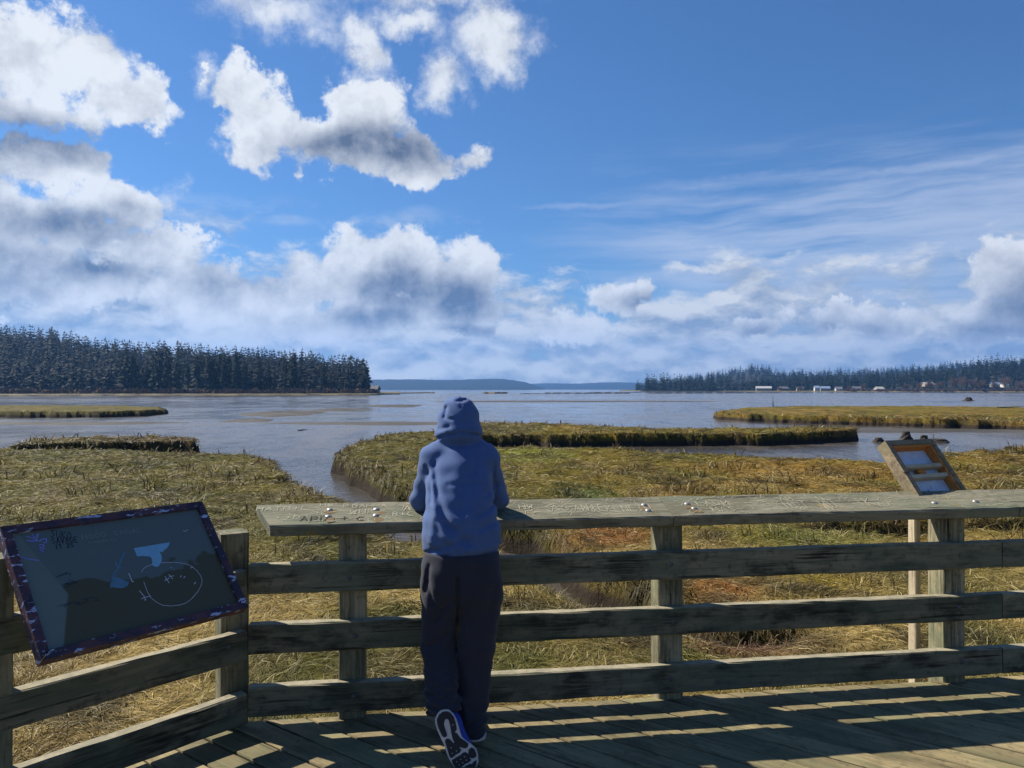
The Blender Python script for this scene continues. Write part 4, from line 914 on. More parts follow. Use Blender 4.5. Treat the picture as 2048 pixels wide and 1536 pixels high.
# shoes: local x to the foot's right, y to the toe, z up from the sole
M['midsole'] = plain('white_midsole', s2l((196, 192, 188)), .6); M['outsole'] = plain('black_outsole_rubber', s2l((34, 34, 38)), .55); M['upper'] = plain('blue_shoe_mesh', s2l((34, 62, 150)), .7); M['lace'] = plain('dark_lace', s2l((20, 20, 26)), .8)
HL, TO = atd(893, 1421, 3.545), atd(935, 1543, 3.470)
sy = (TO - HL).normalized(); sz = Vector((-.10, 1, .0)); sx_ = sy.cross(sz).normalized(); sz = sx_.cross(sy)
SHM = Matrix(((sx_.x, sy.x, sz.x, HL.x), (sx_.y, sy.y, sz.y, HL.y), (sx_.z, sy.z, sz.z, HL.z), (0, 0, 0, 1))); SHI = SHM.inverted()
def sole_pt(x, y):
    d = px_dir(840 + x / 10.52, 1390 + y / 10.52); k = (HL - Vector((0, 0, H))).dot(sz) / d.dot(sz); q = SHI @ (Vector((0, 0, H)) + d * k); return (q.x, q.y)
OUT = [sole_pt(*p) for p in ((325, 500), (335, 600), (380, 740), (450, 900), (510, 1020), (560, 1180), (610, 1310), (680, 1430), (760, 1530), (850, 1585), (960, 1615), (1080, 1590), (1170, 1520), (1215, 1400), (1205, 1250), (1170, 1120), (1080, 1030), (960, 940), (880, 870), (840, 760), (800, 620), (760, 500), (700, 390), (620, 310), (540, 285), (450, 310), (380, 370))]
PADS = [((360, 500), (400, 400), (480, 335), (560, 320), (640, 350), (710, 430), (755, 560), (778, 700), (735, 765), (790, 790), (850, 880), (960, 950), (1020, 1000), (1015, 1060), (970, 1100), (890, 1085), (825, 1062), (872, 1140), (830, 1195), (760, 1230), (690, 1290), (650, 1300), (620, 1250), (570, 1080), (530, 950), (560, 895), (620, 900), (680, 960), (712, 995), (725, 970), (690, 890), (660, 760), (640, 620), (610, 510), (570, 475), (530, 500), (505, 590), (530, 680), (570, 790), (575, 840), (530, 870), (480, 850), (420, 730), (370, 600)),
        ((670, 1350), (760, 1290), (850, 1240), (910, 1190), (960, 1175), (1030, 1230), (1050, 1300), (1085, 1340), (1030, 1390), (950, 1430), (870, 1490), (820, 1525), (770, 1515), (700, 1430)), ((1030, 1120), (1090, 1075), (1150, 1120), (1185, 1200), (1190, 1270), (1120, 1310), (1050, 1290), (1020, 1220)), ((860, 1550), (950, 1480), (1050, 1420), (1100, 1430), (1120, 1385), (1195, 1340), (1190, 1420), (1160, 1500), (1080, 1570), (950, 1595))]
DOTS = [(697, 603), (660, 1083), (772, 1152), (685, 1200), (940, 1272), (860, 1326), (980, 1342), (778, 1376), (905, 1396), (832, 1440)]
def slab(name, pts, z0, z1, mat, parent, flare=0.0):
    n = len(pts); cx = sum(p[0] for p in pts) / n; cy = sum(p[1] for p in pts) / n
    ar = sum(pts[i][0] * pts[(i+1) % n][1] - pts[(i+1) % n][0] * pts[i][1] for i in range(n))
    if ar < 0: pts = pts[::-1]
    v = [(*p, z0) for p in pts] + [((p[0] - cx) * (1 + flare) + cx, (p[1] - cy) * (1 + flare * .4) + cy, (z0 + z1) / 2) for p in pts] + [(*p, z1) for p in pts]
    f = [tuple(range(n))[::-1], tuple(range(2 * n, 3 * n))]
    for a in (0, n): f += [(a + i, a + (i + 1) % n, a + (i + 1) % n + n, a + i + n) for i in range(n)]
    return mesh_obj(name, v, f, mat, parent)
def shoe(label, Mx, mirror):
    mx = -1 if mirror else 1; fl = lambda pts: [(p[0] * mx, p[1]) for p in pts]
    # upper
    cxs = lambda y: mx * (0.004 + .09 * max(0, y - .10) * .55)
    def up(X, Y, Z):
        f = ell(X, Y, Z, (cxs(.05), .055, .052), (.036, .050, .062)); f = smin(f, ell(X, Y, Z, (cxs(.14), .135, .044), (.042, .085, .050)), .03)
        f = smin(f, ell(X, Y, Z, (cxs(.20), .200, .034), (.049, .070, .036)), .03); f = smin(f, cap(X, Y, Z, (cxs(.06), .062, .06), (cxs(.06), .05, .115), .038, .036), .02)
        return np.maximum(f, .014 - Z)
    o = surface('shoe', up, (-.08, -.02, 0), (.09, .30, .16), .005, M['upper'])
    o['label'] = label
    ms = slab('midsole', fl(OUT), 0, .030, M['midsole'], o, .05)
    for p in PADS: slab('tread_pad', fl([sole_pt(*q) for q in p]), -.004, .001, M['outsole'], ms)
    for d_ in DOTS:
        c_ = sole_pt(*d_); slab('tread_dot', fl([(c_[0] + .0022 * math.cos(k), c_[1] + .0022 * math.sin(k)) for k in (0, 1.05, 2.1, 3.14, 4.19, 5.24)]), -.0058, -.003, M['midsole'], ms)
    v, f = [], []
    for k in range(4):
        y = .125 + k * .018; ribbon(v, f, [(cxs(y) - .022, y), (cxs(y), y + .006), (cxs(y) + .022, y)], .006, .098 - k * .007)
    lc = mesh_obj('lace', v, f, M['lace'], o); lc['kind'] = 'stuff'
    o.matrix_world = Mx; bpy.context.view_layer.update(); o.parent = pe
    return o
shoe('running shoe tipped on its toe, white and black sole showing', SHM, False)
a_ = R(96); shoe('blue running shoe flat on the boards', Matrix.Translation((-.188, 3.715, .0062)) @ Matrix.Rotation(a_ - R(90), 4, 'Z'), True)

# ------------------------------------------------------------------ far shores
def foliage_mat(name, c0, c1, rough=.8):
    m, t, b = material(name); oi = t.node('ShaderNodeObjectInfo').outputs['Random']; g = t.node('ShaderNodeNewGeometry').outputs['Position']
    n = t.noise(g, .35, 4, .7)
    c = t.mix(t.math('MULTIPLY_ADD', n, .8, t.math('MULTIPLY_ADD', oi, .5, -.15)), c0, c1)
    t.put(b.inputs['Base Color'], c); b.inputs['Roughness'].default_value = rough; b.inputs['Specular IOR Level'].default_value = .1; return m
M['needle'] = foliage_mat('conifer_needles', s2l((18, 26, 17)), s2l((44, 56, 31)))
M['needle_far'] = foliage_mat('far_conifer_needles', s2l((15, 22, 16)), s2l((33, 43, 28)))
M['bark'] = foliage_mat('bark', s2l((62, 52, 44)), s2l((110, 98, 84)))
M['twig'] = foliage_mat('bare_twigs', s2l((108, 88, 74)), s2l((160, 136, 114)))
M['brush'] = foliage_mat('shore_brush', s2l((84, 66, 50)), s2l((128, 104, 78)))
def conifer_arrays(hgt, rad, rnd, dense=1.0, base=.10, flat=False):
    """needle sprays as kite faces; returns vertex and triangle lists"""
    v, f = [], []; lev = int(20 * dense)
    for k in range(lev):
        u = base + (1 - base) * (k / lev) ** .95; z = hgt * u
        r = rad * ((1 - u) ** .75) * rnd.uniform(.6, 1.2) + hgt * .012
        if flat and u > .75: r = rad * rnd.uniform(.35, .6)
        for j in range(rnd.randint(5, 8)):
            if rnd.random() < .10: continue
            a = rnd.uniform(0, 6.283); rr = r * rnd.uniform(.6, 1.15); dz = -rr * rnd.uniform(.1, .5) + (rr * .3 if u > .8 else 0)
            c, s_ = math.cos(a), math.sin(a); w = rr * rnd.uniform(.22, .42); zj = z + rnd.uniform(-.02, .02) * hgt
            i = len(v)
            v += [(0, 0, zj + hgt * .015), (c * rr * .55 - s_ * w, s_ * rr * .55 + c * w, zj + dz * .55 - .1 * rr), (c * rr, s_ * rr, zj + dz), (c * rr * .55 + s_ * w, s_ * rr * .55 - c * w, zj + dz * .55 - .1 * rr), (c * rr * .5, s_ * rr * .5, zj + dz * .2 + rr * .12), (c * rr * .6, s_ * rr * .6, zj + dz * .5 - rr * .28)]
            f += [(i, i + 1, i + 4), (i + 4, i + 1, i + 2), (i + 4, i + 2, i + 3), (i, i + 4, i + 3), (i, i + 5, i + 2)]
    i = len(v); v += [(rad * .05, 0, hgt * .9), (-rad * .05, .0, hgt * .9), (0, rad * .05, hgt * .9), (0, 0, hgt * 1.03)]; f += [(i, i + 1, i + 3), (i + 1, i + 2, i + 3), (i + 2, i, i + 3)]
    return v, f
def trunk_arrays(hgt, r, sides=6):
    v, f = [], []
    for k in range(5):
        u = k / 4
        for j in range(sides): v.append((r * (1 - u * .92) * math.cos(j * 6.283 / sides), r * (1 - u * .92) * math.sin(j * 6.283 / sides), hgt * u * .97 - .3 * (k == 0)))
    for k in range(4):
        for j in range(sides): a = k * sides + j; b = k * sides + (j + 1) % sides; f.append((a, b, b + sides, a + sides))
    return v, f
rnd = random.Random(3)
def nth(k): return str(k) + ('th' if 10 < k % 100 < 14 else {1: 'st', 2: 'nd', 3: 'rd'}.get(k % 10, 'th'))
protos = []
for k in range(9):
    hgt = 20.0; rad = (3.4, 2.8, 3.9, 3.0, 2.4, 4.2, 3.3, 2.6, 3.6)[k]
    me = []
    for nm, (v, f), mt in (('crown', conifer_arrays(hgt, rad, rnd, 1.15, base=(.06, .12, .2, .08, .15, .1, .3, .1, .05)[k], flat=k in (2, 5)), M['needle']), ('trunk', trunk_arrays(hgt, .38), M['bark'])):
        m_ = bpy.data.meshes.new(nm); m_.from_pydata(v, [], f); m_.materials.append(mt); me.append(m_)
    protos.append(me)
def tree(pos, hgt, pk, label, group, widen=1.0):
    e = empty('conifer_tree', pos, random.uniform(0, 6.28)); s_ = hgt / 20.0; e.scale = (s_ * widen, s_ * widen, s_)
    for nm, m_ in zip(('crown', 'trunk'), protos[pk]): link(bpy.data.objects.new(nm, m_), e)
    tag(e, label, 'tree', group); return e
def interp(pts, x):
    for (x0, y0), (x1, y1) in zip(pts, pts[1:]):
        if x0 <= x <= x1: return y0 + (y1 - y0) * (x - x0) / (x1 - x0)
    return pts[0][1] if x < pts[0][0] else pts[-1][1]
# low shore flats under the trees
def shore(name, pts_near, depth, z, mat, label, lump=.25):
    """a low bank: near edge given by (photo column, distance), running back by depth"""
    cols = np.linspace(pts_near[0][0], pts_near[-1][0], 160); rows = np.array([0, .004, .012, .03, .1, .3, 1.0]); v = []
    for i, r in enumerate(rows):
        for c in cols:
            d = interp(pts_near, c) * (1 + .006 * math.sin(c * .09) + .004 * math.sin(c * .31)) + depth * r
            zz = ZF - .05 if i == 0 else (z - .25 if i == 1 else z + lump * (math.sin(c * .7 + i * 2) * .3))
            v.append(((c - CX) / F * d, d, zz))
    n = len(cols); f = [(i * n + j, i * n + j + 1, (i + 1) * n + j + 1, (i + 1) * n + j) for i in range(len(rows) - 1) for j in range(n - 1)]
    o = mesh_obj(name, v, f, mat, None, True); return tag(o, label, 'shore', kind='structure')
def turf_mat(name, cs):
    m, t, b = material(name); g = t.node('ShaderNodeNewGeometry').outputs['Position']
    n = t.noise(t.vec('MULTIPLY', g, (.12, .3, 1)), 1.0, 6, .65); t.put(b.inputs['Base Color'], t.mix(t.step(n, .35, .65), *cs)); b.inputs['Roughness'].default_value = .9; return m
M['shore_turf'] = turf_mat('shore_turf', (s2l((72, 66, 44)), s2l((112, 100, 66)))); M['forest_floor'] = turf_mat('forest_floor', (s2l((22, 26, 18)), s2l((38, 38, 28)))); M['bar'] = turf_mat('mud_bar_silt', (s2l((56, 54, 51)), s2l((78, 75, 71))))
shore('left_shore', [(-900, 330), (0, 345), (240, 385), (520, 395), (740, 420), (800, 470)], 260, -.75, M['shore_turf'], 'low grassy shore under the dark conifers on the left')
shore('right_shore', [(1240, 1150), (1400, 1000), (1700, 860), (2048, 800), (2900, 700)], 500, -.6, M['shore_turf'], 'low tan shore in front of the houses on the right')
shore('far_marsh_bar', [(700, 520), (800, 560), (870, 620)], 60, -1.0, M['shore_turf'], 'thin brown marsh bar running out from the wooded point', .1)
shore('grass_islet', [(965, 560), (990, 540), (1015, 560)], 40, -.6, M['shore_turf'], 'low brown islet on the mudflat beyond the hooded head', .1)
for (xa, xb, da, db, dep), lb in zip(((1040, 1260, 520, 560, 14), (1090, 1290, 640, 700, 18), (1300, 1560, 560, 640, 16), (1180, 1500, 720, 760, 22)), ('nearest right of the hood', 'behind the nearest one', 'before the far houses', 'farthest out')):
    shore('mud_bar', [(xa, da), ((xa + xb) / 2, (da + db) / 2 * .97), (xb, db)], dep, -1.25, M['bar'], 'thin dark bar of silt out on the flat, ' + lb, .08)
def mud_mound(px, py, rx, ry, hgt, label, rot=0.0):
    c = at(px, py, ZF); k = c.y / F; ax, ay = rx * k, ry * c.y ** 2 / ((H - ZF) * F); n, m_ = 40, 8; v = [(c.x, c.y, ZF + hgt)]; f = []
    for i in range(1, m_ + 1):
        u = i / m_
        for j in range(n):
            a = j * 6.283 / n; q = 1 + .18 * math.sin(3 * a + px) + .1 * math.sin(7 * a + py)
            x, y = ax * u * q * math.cos(a), ay * u * q * math.sin(a); x += y * rot
            v.append((c.x + x, c.y + y, ZF + hgt * (1 - u ** 2.2) * (1 + .2 * math.sin(5 * a)) - .03 * (i == m_)))
    f += [(0, 1 + j, 1 + (j + 1) % n) for j in range(n)]
    for i in range(m_ - 1):
        for j in range(n): a, b = 1 + i * n + j, 1 + i * n + (j + 1) % n; f.append((a, a + n, b + n, b))
    o = mesh_obj('mud_bank', v, f, M['bar'], None, True); tag(o, label, 'mud bank', kind='structure')
mud_mound(570, 828, 75, 5, .34, 'low mud bank with a dark cut edge out on the flat'); mud_mound(680, 820, 60, 3, .22, 'thin mud tongue beyond the low bank'); mud_mound(500, 842, 50, 3, .2, 'narrow mud ridge nearer the channel'); mud_mound(740, 847, 190, 3.2, .12, 'long pale mud bar before the hooded person'); mud_mound(790, 812, 60, 2.5, .2, 'mud fan at a runnel on the far flat')
mud_mound(150, 847, 220, 3, .14, 'long wet mud lip off the left bank'); mud_mound(1850, 862, 260, 4, .12, 'long tan mud bar behind the stumps'); mud_mound(1120, 803, 300, 1.5, .16, 'long thin mud rib across the flat')
# left: wooded point (front trees one by one) and wooded hill behind (one mass)
TOPL = [(-1300, 775), (-1000, 735), (-700, 690), (-300, 650), (0, 664), (60, 666), (110, 671), (200, 690), (300, 698), (345, 694), (400, 702), (470, 706), (500, 706), (560, 716), (600, 712), (650, 724), (700, 726), (735, 738), (745, 752)]
random.seed(12)
gl = 'dark conifers of the left wooded point'
xs = sorted(random.uniform(238, 738) for _ in range(62))
for i, x in enumerate(xs):
    d = interp([(238, 405), (520, 418), (745, 450)], x) + random.uniform(0, 22)
    top = interp(TOPL, x) + (abs(random.gauss(0, 13)) if i % 3 else random.uniform(-5, 4)); hgt = max(6, (Y0 - top) / F * d + H + .7)
    tree(((x - CX) / F * d, d, -.75), hgt * random.choice((.82, .95, 1.0, 1.06)), random.randrange(9), ('tall ' if hgt > 19 else 'low ' if hgt < 14 else '') + 'dark conifer, ' + nth(len(xs) - i) + ' of the front row counted from the tip of the left point', gl, random.uniform(.85, 1.45))
for (x, top, pk, lab) in ((335, 692, 2, 'flat-topped tall conifer rising above the left wooded point'), (472, 696, 6, 'tall thin-crowned conifer with open top branches mid-way along the wooded point'), (588, 706, 2, 'broad-topped conifer rising near the right half of the wooded point'), (733, 733, 5, 'last ragged conifer at the tip of the wooded point')):
    d = interp([(238, 400), (745, 445)], x); tree(((x - CX) / F * d, d, -.75), (Y0 - top) / F * d + H + .75, pk, lab, None)
sn = atd(507, 785, 425); snag = mesh_obj('dead_snag', *trunk_arrays((785 - 702) / F * 425, .3), M['bark']); snag.location = (sn.x, sn.y, -.8); tag(snag, 'bare dead trunk standing above the conifers of the left point', 'dead tree')
def joined(name, items, mat, label):
    vv, ff = [], []; n = 0
    for v, f in items: vv.append(v); ff.append(np.asarray(f) + n); n += len(v)
    o = np_mesh(name, np.concatenate(vv), np.concatenate(ff), mat); return tag(o, label, 'forest', kind='stuff')
small = [conifer_arrays(20, r_, rnd, .52, base=.04) for r_ in (3.6, 4.4, 5.0, 3.9, 4.6)]; small = [(np.array(v), np.array(f)) for v, f in small]
def hill(name, top, d0, d1, treeh, label, cols=(0, 100, 10), rows=8, back=1.6, mat=None, wob=.0):
    """rising ground from distance d0 to a ridge at d1; the tree tops of the ridge meet the photo's skyline"""
    xs_ = np.arange(*cols); v = []
    for r in list(np.linspace(0, 1, rows)) + [back]:
        for x in xs_:
            d = d0 + (d1 - d0) * r; gh = max(0, (Y0 - interp(top, x)) / F * d1 + H - treeh)
            z = ZF - .2 + (gh + 1.8) * (math.sin(min(r, 1) * math.pi / 2) ** 1.2) if r <= 1 else -20
            v.append(((x - CX) / F * d, d, z))
    n = len(xs_); f = [(i * n + j, i * n + j + 1, (i + 1) * n + j + 1, (i + 1) * n + j) for i in range(rows) for j in range(n - 1)]
    tag(mesh_obj(name, v, f, mat or M['forest_floor'], None, True), label, 'hill', kind='structure')
    def z_at(x, r):
        gh = max(0, (Y0 - interp(top, x)) / F * d1 + H - treeh); return ZF - .2 + (gh + 1.8) * (math.sin(r * math.pi / 2) ** 1.2)
    return z_at
def plant(name, zf, n, d0, d1, xa, xb, h0, h1, label, mat, wid=1.0, rmin=0.0):
    items = []
    for k in range(n):
        r = rnd.uniform(rmin, 1.0); x = (rnd.uniform(xa, xb) if rnd.random() < .3 or xa > 0 else rnd.uniform(-150, xb)); d = d0 + (d1 - d0) * r; z = zf(x, r); v, f = small[rnd.randrange(5)]
        s_ = rnd.uniform(h0, h1) / 20; a = rnd.uniform(0, 6.28); c_, q = math.cos(a), math.sin(a)
        P = np.stack([v[:, 0] * c_ - v[:, 1] * q, v[:, 0] * q + v[:, 1] * c_, v[:, 2]], 1) * np.array([s_ * wid, s_ * wid, s_]) + np.array([(x - CX) / F * d, d, z - .5]); items.append((P, f))
    joined(name, items, mat, label)
zl = hill('left_hill', TOPL, 440, 760, 17, 'wooded hill rising on the left behind the point', (-1300, 745, 15))
plant('left_hill_forest', zl, 1750, 440, 760, -1250, 735, 11, 24, 'dense dark conifer forest covering the left hill', M['needle_far'], 1.25)
# brush along the foot of the trees
def brush(name, n, pts, h0, h1, label, mat, z=-.7, spread=6, wd=1.0):
    items = []
    for k in range(n):
        x = rnd.uniform(pts[0][0], pts[-1][0]); d = interp(pts, x) + rnd.uniform(0, spread); hh = rnd.uniform(h0, h1); P, f = [], []
        for j in range(26):
            a = rnd.uniform(0, 6.28); e = rnd.uniform(.2, 1.5); L = hh * rnd.uniform(.5, 1); w = hh * .06 * wd; q = len(P)
            bx, by = rnd.uniform(-.5, .5) * hh, rnd.uniform(-.5, .5) * hh; tx, ty, tz = bx + L * math.cos(a) * math.cos(e), by + L * math.sin(a) * math.cos(e), L * math.sin(e)
            P += [(bx - w, by, 0), (bx + w, by, 0), (tx, ty, tz), (tx * .6 - w * 2, ty * .6, tz * .7)]; f += [(q, q + 1, q + 2), (q, q + 2, q + 3)]
        items.append((np.array(P) + np.array([(x - CX) / F * d, d, z]), f))
    joined(name, items, mat, label)
brush('left_shore_brush', 420, [(-400, 370), (240, 398), (520, 406), (750, 436)], 1.2, 4.0, 'tangled brown brush along the foot of the left trees', M['brush'])
# right: conifers, bare alders, houses, hill
TOPR = [(1270, 778), (1300, 771), (1360, 758), (1440, 742), (1500, 731), (1530, 733), (1560, 740), (1640, 741), (1720, 737), (1800, 735), (1900, 726), (2100, 716), (2600, 700)]
zr = hill('right_hill', TOPR, 1250, 2100, 17, 'long wooded hill behind the right shore', (1255, 2700, 15))
plant('right_hill_forest', zr, 1050, 1250, 2100, 1272, 2300, 11, 24, 'hazy conifer forest covering the right hill', M['needle_far'], 1.5)
TOPF = [(1285, 775), (1400, 770), (1450, 766), (1500, 759), (1560, 752), (1640, 744), (1720, 742), (1780, 738), (1850, 730), (1900, 724), (1960, 716), (2000, 710), (2048, 711), (2400, 690)]
zf_ = hill('right_bluff', TOPF, 930, 1080, 21, 'wooded bluff close behind the right shore', (1280, 2700, 15))
plant('right_bluff_forest', zf_, 620, 960, 1080, 1290, 2200, 12, 26, 'dark conifer forest on the right bluff', M['needle_far'], 1.2, .2)
gr = 'dark conifers behind the right shore'
for i in range(70):
    x = 1300 + 790 * (i + rnd.random()) / 70; d = interp([(1290, 1080), (1500, 960), (2100, 925)], x) + rnd.uniform(0, 30); r_ = max(0, (d - 930) / 150)
    z = zf_(x, min(1, r_)); top = interp(TOPF, x) + abs(rnd.gauss(0, 6)) + 2; hgt = max(6, min(27, (Y0 - top) / F * d + H - z))
    tree(((x - CX) / F * d, d, z), hgt, rnd.randrange(9), ('tall ' if hgt > 22 else 'low ' if hgt < 14 else '') + 'dark conifer, ' + nth(i + 1) + ' from the left in the row behind the right shore', gr, rnd.uniform(.9, 1.2))
def bare_tree(pos, hgt, label):
    e = empty('bare_alder', pos); v, f = [], []; tw, tf = [], []
    def limb(a, b, r0, r1, V, Fc):
        d = (b - a).normalized(); s1 = d.orthogonal().normalized(); s2 = d.cross(s1); i = len(V)
        for P_, r in ((a, r0), (b, r1)):
            for k in range(3): V.append(tuple(P_ + (s1 * math.cos(k * 2.094) + s2 * math.sin(k * 2.094)) * r))
        for k in range(3): Fc.append((i + k, i + (k + 1) % 3, i + 3 + (k + 1) % 3, i + 3 + k))
    for st in range(3):
        o0 = Vector((rnd.uniform(-1, 1), rnd.uniform(-1, 1), -.3)); mid = o0 + Vector((rnd.uniform(-1, 1), rnd.uniform(-1, 1), hgt * .45)); limb(o0, mid, .28, .18, v, f)
        for b in range(7):
            a = rnd.uniform(0, 6.28); s0 = o0.lerp(mid, rnd.uniform(.4, 1)); en = s0 + Vector((math.cos(a) * hgt * .26, math.sin(a) * hgt * .26, hgt * rnd.uniform(.2, .5))); limb(s0, en, .13, .06, v, f)
            for q in range(26):
                a2 = rnd.uniform(0, 6.28); p = s0.lerp(en, rnd.uniform(.25, 1)); L = hgt * rnd.uniform(.08, .2); t2 = p + Vector((math.cos(a2) * L * .7, math.sin(a2) * L * .7, L * rnd.uniform(.2, 1))); w = .16; i = len(tw)
                tw += [tuple(p), tuple(t2 + Vector((w, 0, 0))), tuple(t2 - Vector((w, 0, 0)))]; tf.append((i, i + 1, i + 2))
    mesh_obj('trunk', v, f, M['bark'], e); mesh_obj('crown', tw, tf, M['twig'], e); return tag(e, label, 'tree', 'bare trees on the right shore')
for q_, (x, top, d) in enumerate(((1700, 768, 880), (1725, 766, 880), (1815, 765, 840), (1838, 762, 835), (1860, 758, 830), (1880, 760, 838), (1905, 752, 830), (1922, 750, 835), (1945, 753, 828), (1962, 757, 835), (1990, 758, 820), (2010, 748, 860), (2040, 760, 812), (2060, 757, 815), (1600, 772, 900), (1560, 773, 905))):
    bare_tree((((x - CX) / F * d), d, -.6), (Y0 - top) / F * d + H + .6, 'leafless grey-brown tree' + (', ' + nth(q_ + 1) + ' from the left in the bare clump on the right shore' if q_ < 14 else ' beside the brown house on the right shore' if q_ == 14 else ' in front of the long pale building'))
brush('right_shore_brush', 260, [(1690, 862), (2048, 806), (2300, 780)], 1.5, 4.5, 'low brown thicket along the right shore', M['twig'], -.6, 10, 1.6)
def house(x, d, w, hgt, wall, roof, label, dep=8.0, z=-.6, group=None):
    e = empty('shore_house', ((x - CX) / F * d, d, z), rnd.uniform(-.25, .25)); hw, hd = w / 2, dep / 2
    v = [(-hw, -hd, 0), (hw, -hd, 0), (hw, hd, 0), (-hw, hd, 0), (-hw, -hd, hgt), (hw, -hd, hgt), (hw, hd, hgt), (-hw, hd, hgt), (-hw, 0, hgt + dep * .28), (hw, 0, hgt + dep * .28)]
    mesh_obj('wall', v, [(0, 1, 5, 4), (2, 3, 7, 6), (1, 2, 6, 9, 5), (3, 0, 4, 8, 7)], wall, e)
    o = .5; r0 = hgt + dep * .28; v = [(-hw - o, -hd - o, hgt - .25), (hw + o, -hd - o, hgt - .25), (hw + o, 0, r0 + .05), (-hw - o, 0, r0 + .05), (hw + o, hd + o, hgt - .25), (-hw - o, hd + o, hgt - .25)]
    v += [(a, b, c + .25) for a, b, c in v]; mesh_obj('roof', v, [(6, 7, 8, 9), (9, 8, 10, 11), (1, 0, 3, 2), (2, 3, 5, 4), (0, 1, 7, 6), (4, 5, 11, 10), (1, 2, 8, 7), (2, 4, 10, 8), (3, 0, 6, 9), (5, 3, 9, 11)], roof, e)
    nw = max(2, int(w / 2.6))
    for k in range(nw):
        wx = -hw + w * (k + .5) / nw; g = bar_poly('window', [(wx - .55, .9), (wx + .55, .9), (wx + .55, 2.0), (wx - .55, 2.0)], 0, .08, M['pane'], .02); g.parent = e; g.matrix_local = Matrix.Translation((0, -hd, 0)) @ Matrix.Rotation(R(90), 4, 'X')
    return tag(e, label, 'house', group)
M['pane'] = plain('dark_window_glass', s2l((50, 58, 70)), .15, .5)
W_ = [plain('house_wall_white', s2l((208, 206, 198)), .7), plain('house_wall_grey', s2l((140, 138, 132)), .7), plain('house_wall_tan', s2l((160, 140, 112)), .7), plain('house_wall_brown', s2l((104, 84, 70)), .7)]
RF = [plain('house_roof_grey', s2l((104, 104, 108)), .8), plain('house_roof_blue', s2l((120, 136, 160)), .7), plain('house_roof_dark', s2l((66, 64, 64)), .8), plain('house_roof_pale', s2l((176, 174, 168)), .7)]
for (x, d, w, hh, wi, ri, lab) in ((1330, 1100, 9, 2.6, 1, 3, 'tiny pale-roofed house at the far left end of the right shore'), (1362, 1080, 8, 2.6, 0, 3, 'tiny white house second from the tip of the right shore'), (1395, 1050, 8, 2.8, 2, 0, 'tiny tan house below the long hill slope'), (1440, 1010, 8, 2.8, 1, 2, 'small grey house with dark roof left of the long pale building'),
        (1527, 955, 18, 3.2, 1, 3, 'long low pale building on the right shore'), (1566, 945, 11, 2.8, 3, 0, 'brown house with grey roof beside the long pale building'), (1600, 925, 8, 2.6, 2, 2, 'small tan house with dark roof near the shore'), (1633, 905, 5, 3.6, 0, 1, 'narrow white gabled house on the right shore'), (1650, 908, 10, 3.0, 1, 1, 'grey house with blue-grey roof beside the white gable'), (1677, 900, 7, 2.4, 0, 0, 'small white house right of the blue-roofed one'),
        (1715, 900, 13, 2.8, 3, 0, 'brown house with wide grey roof under the conifers'), (1758, 872, 8, 2.4, 0, 3, 'low white shed at the edge of the bare trees')): house(x, d, w, hh, W_[wi], RF[ri], lab)
house(1855, 905, 12, 2.8, W_[2], RF[3], 'house with pale roof half hidden above the bare trees', z=4.5); house(1990, 880, 8, 3.0, W_[1], RF[1], 'blue-roofed house on the slope above the bare trees', z=4.0); house(2008, 872, 5, 3.2, W_[0], RF[3], 'white cottage on the slope at the far right', z=3.6)
house(742, 455, 9, 2.2, W_[3], RF[0], 'low grey-roofed cabin at the tip of the wooded point', 7, -.7)
# far hills across the canal
M['far_hill'] = foliage_mat('far_forest', s2l((15, 24, 19)), s2l((30, 40, 29)))
def far_hill(name, top, d, label, seed):
    xs_ = np.linspace(top[0][0], top[-1][0], 260); v = []
    for r in (0, .25, .5, .75, 1.0, 1.35):
        for j, x in enumerate(xs_):
            dd = d * (1 + .22 * r); hgt = (Y0 - interp(top, x)) / F * d * 1.22 + H
            hgt *= 1 + .035 * float(fbm(np.array([x / 9.0]), np.array([r * 3.]), 3, seed)[0]) * 2
            z = ZF - 2 + (hgt + 2) * math.sin(min(r, 1) * math.pi / 2) * (1 + .1 * float(fbm(np.array([x / 30.]), np.array([r * 5.]), 3, seed + 5)[0])) if r <= 1 else -5
            v.append(((x - CX) / F * dd, dd, z))
    n = len(xs_); f = [(i * n + j, i * n + j + 1, (i + 1) * n + j + 1, (i + 1) * n + j) for i in range(5) for j in range(n - 1)]
    tag(mesh_obj(name, v, f, M['far_hill'], None, True), label, 'hill', kind='structure')
far_hill('far_hill', [(560, 766), (740, 759), (800, 758), (900, 760), (960, 757), (1010, 758), (1050, 763), (1075, 771), (1100, 782)], 3500, 'long blue hill across the water', 3)
far_hill('far_hill', [(1040, 768), (1100, 766), (1160, 767), (1200, 765), (1240, 764), (1300, 766), (1400, 770), (1500, 772)], 4900, 'pale blue farther hill at the end of the water', 8)
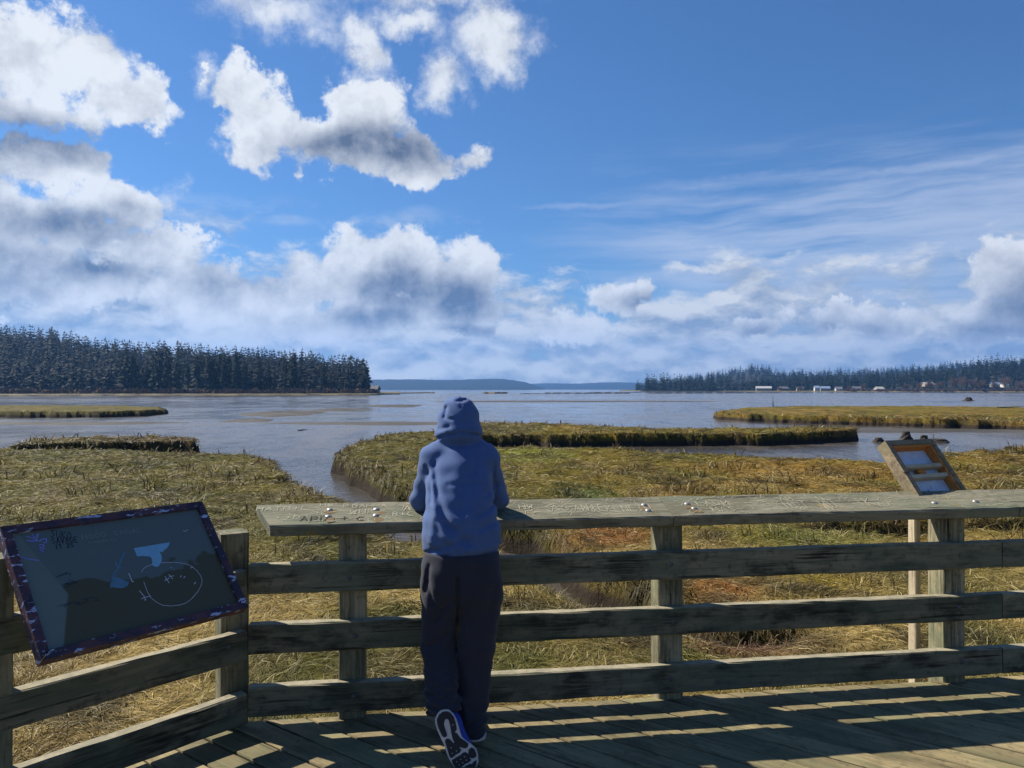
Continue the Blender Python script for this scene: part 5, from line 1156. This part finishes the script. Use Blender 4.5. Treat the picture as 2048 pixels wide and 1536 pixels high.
# ------------------------------------------------------------------ small things on the flats
def rough_lump(name, px, py, w, hgt, mat, label, cat, top=.55, lean=0.0):
    c = at(px, py, ZF); v, f = [], []; n = 14; L = 7
    for i in range(L):
        u = i / (L - 1); rr = w / 2 * (1 - (1 - top) * u ** .7) * (1.15 if i == 0 else 1)
        for j in range(n):
            a = j * 6.283 / n; q = 1 + rnd.uniform(-.16, .16); v.append((rr * q * math.cos(a) + lean * u, rr * q * .8 * math.sin(a), hgt * u * (1 + rnd.uniform(-.06, .06)) - .05 * (i == 0)))
    for i in range(L - 1):
        for j in range(n): a, b = i * n + j, i * n + (j + 1) % n; f.append((a, b, b + n, a + n))
    f.append(tuple(range((L - 1) * n, L * n))); o = mesh_obj(name, v, f, mat); o.location = c; return tag(o, label, cat)
M['stump'] = plain('wet_dark_stump', s2l((50, 42, 34)), .7); M['pile'] = plain('old_piling', s2l((70, 62, 54)), .8)
rough_lump('old_stump', 1812, 883, 1.0, .62, M['stump'], 'flared dark stump with a flat top on the flat behind the display frame', 'stump', .42)
rough_lump('mud_clump', 1757, 884, .85, .28, M['stump'], 'low dark clump of mud left of the flared stump', 'mud clump', .4); rough_lump('mud_clump', 1848, 884, .8, .42, M['stump'], 'rounded dark clump just right of the flared stump', 'mud clump', .45); rough_lump('mud_clump', 1880, 885, 1.2, .22, M['stump'], 'long low brown clump of mud farthest right of the stump', 'mud clump', .5)
def stake(px, py, hgt, r, label):
    o = mesh_obj('wooden_stake', *trunk_arrays(hgt, r, 8), M['pile']); c = at(px, py, ZF); o.location = c; return tag(o, label, 'post')
stake(1867, 884, .8, .03, 'thin stake upright in the water among the clumps'); stake(1546, 819, 2.3, .12, 'lone dark piling standing behind the far right marsh island')
rough_lump('mud_clump', 676, 909, .5, .12, M['stump'], 'small dark lump in the channel off the marsh tip', 'mud clump', .5); rough_lump('mud_clump', 1937, 802, 3.2, 1.0, M['stump'], 'dark root wad far out on the right mudflat', 'root wad', .35)
def driftlog(px, py, L, r, ang, label, z=ZF, mat=None):
    v, f = trunk_arrays(L, r, 8); o = mesh_obj('driftwood_log', v, f, mat or M['pile']); c = at(px, py, z); o.location = (c.x, c.y, z + r * .7); o.rotation_euler = (0, R(88), ang); return tag(o, label, 'log')
driftlog(602, 861, .9, .05, R(60), 'short dark stick stranded on the wet flat'); driftlog(2000, 816, 4, .14, R(4), 'pale driftwood log on the far right island', ZM + .05, M['brace_wood'])
# ------------------------------------------------------------------ haze: even thin air over the whole place
def haze():
    v = [(x, y, z) for z in (-26, 420) for (x, y) in ((-7300, -7300), (7300, -7300), (7300, 7300), (-7300, 7300))]
    m = bpy.data.materials.new('air_haze'); m.use_nodes = True; t = NT(m.node_tree); t.n.remove(t.n['Principled BSDF'])
    pv = t.node('ShaderNodeVolumePrincipled'); pv.inputs['Color'].default_value = (.20, .47, 1.0, 1); pv.inputs['Density'].default_value = 1.3e-4; pv.inputs['Anisotropy'].default_value = 0.2
    t.l.new(pv.outputs[0], t.n['Material Output'].inputs['Volume'])
    o = mesh_obj('haze', v, [(3, 2, 1, 0), (4, 5, 6, 7), (0, 1, 5, 4), (1, 2, 6, 5), (2, 3, 7, 6), (3, 0, 4, 7)], m); tag(o, 'thin blue haze in the air over the flats', 'haze', kind='stuff')
haze()
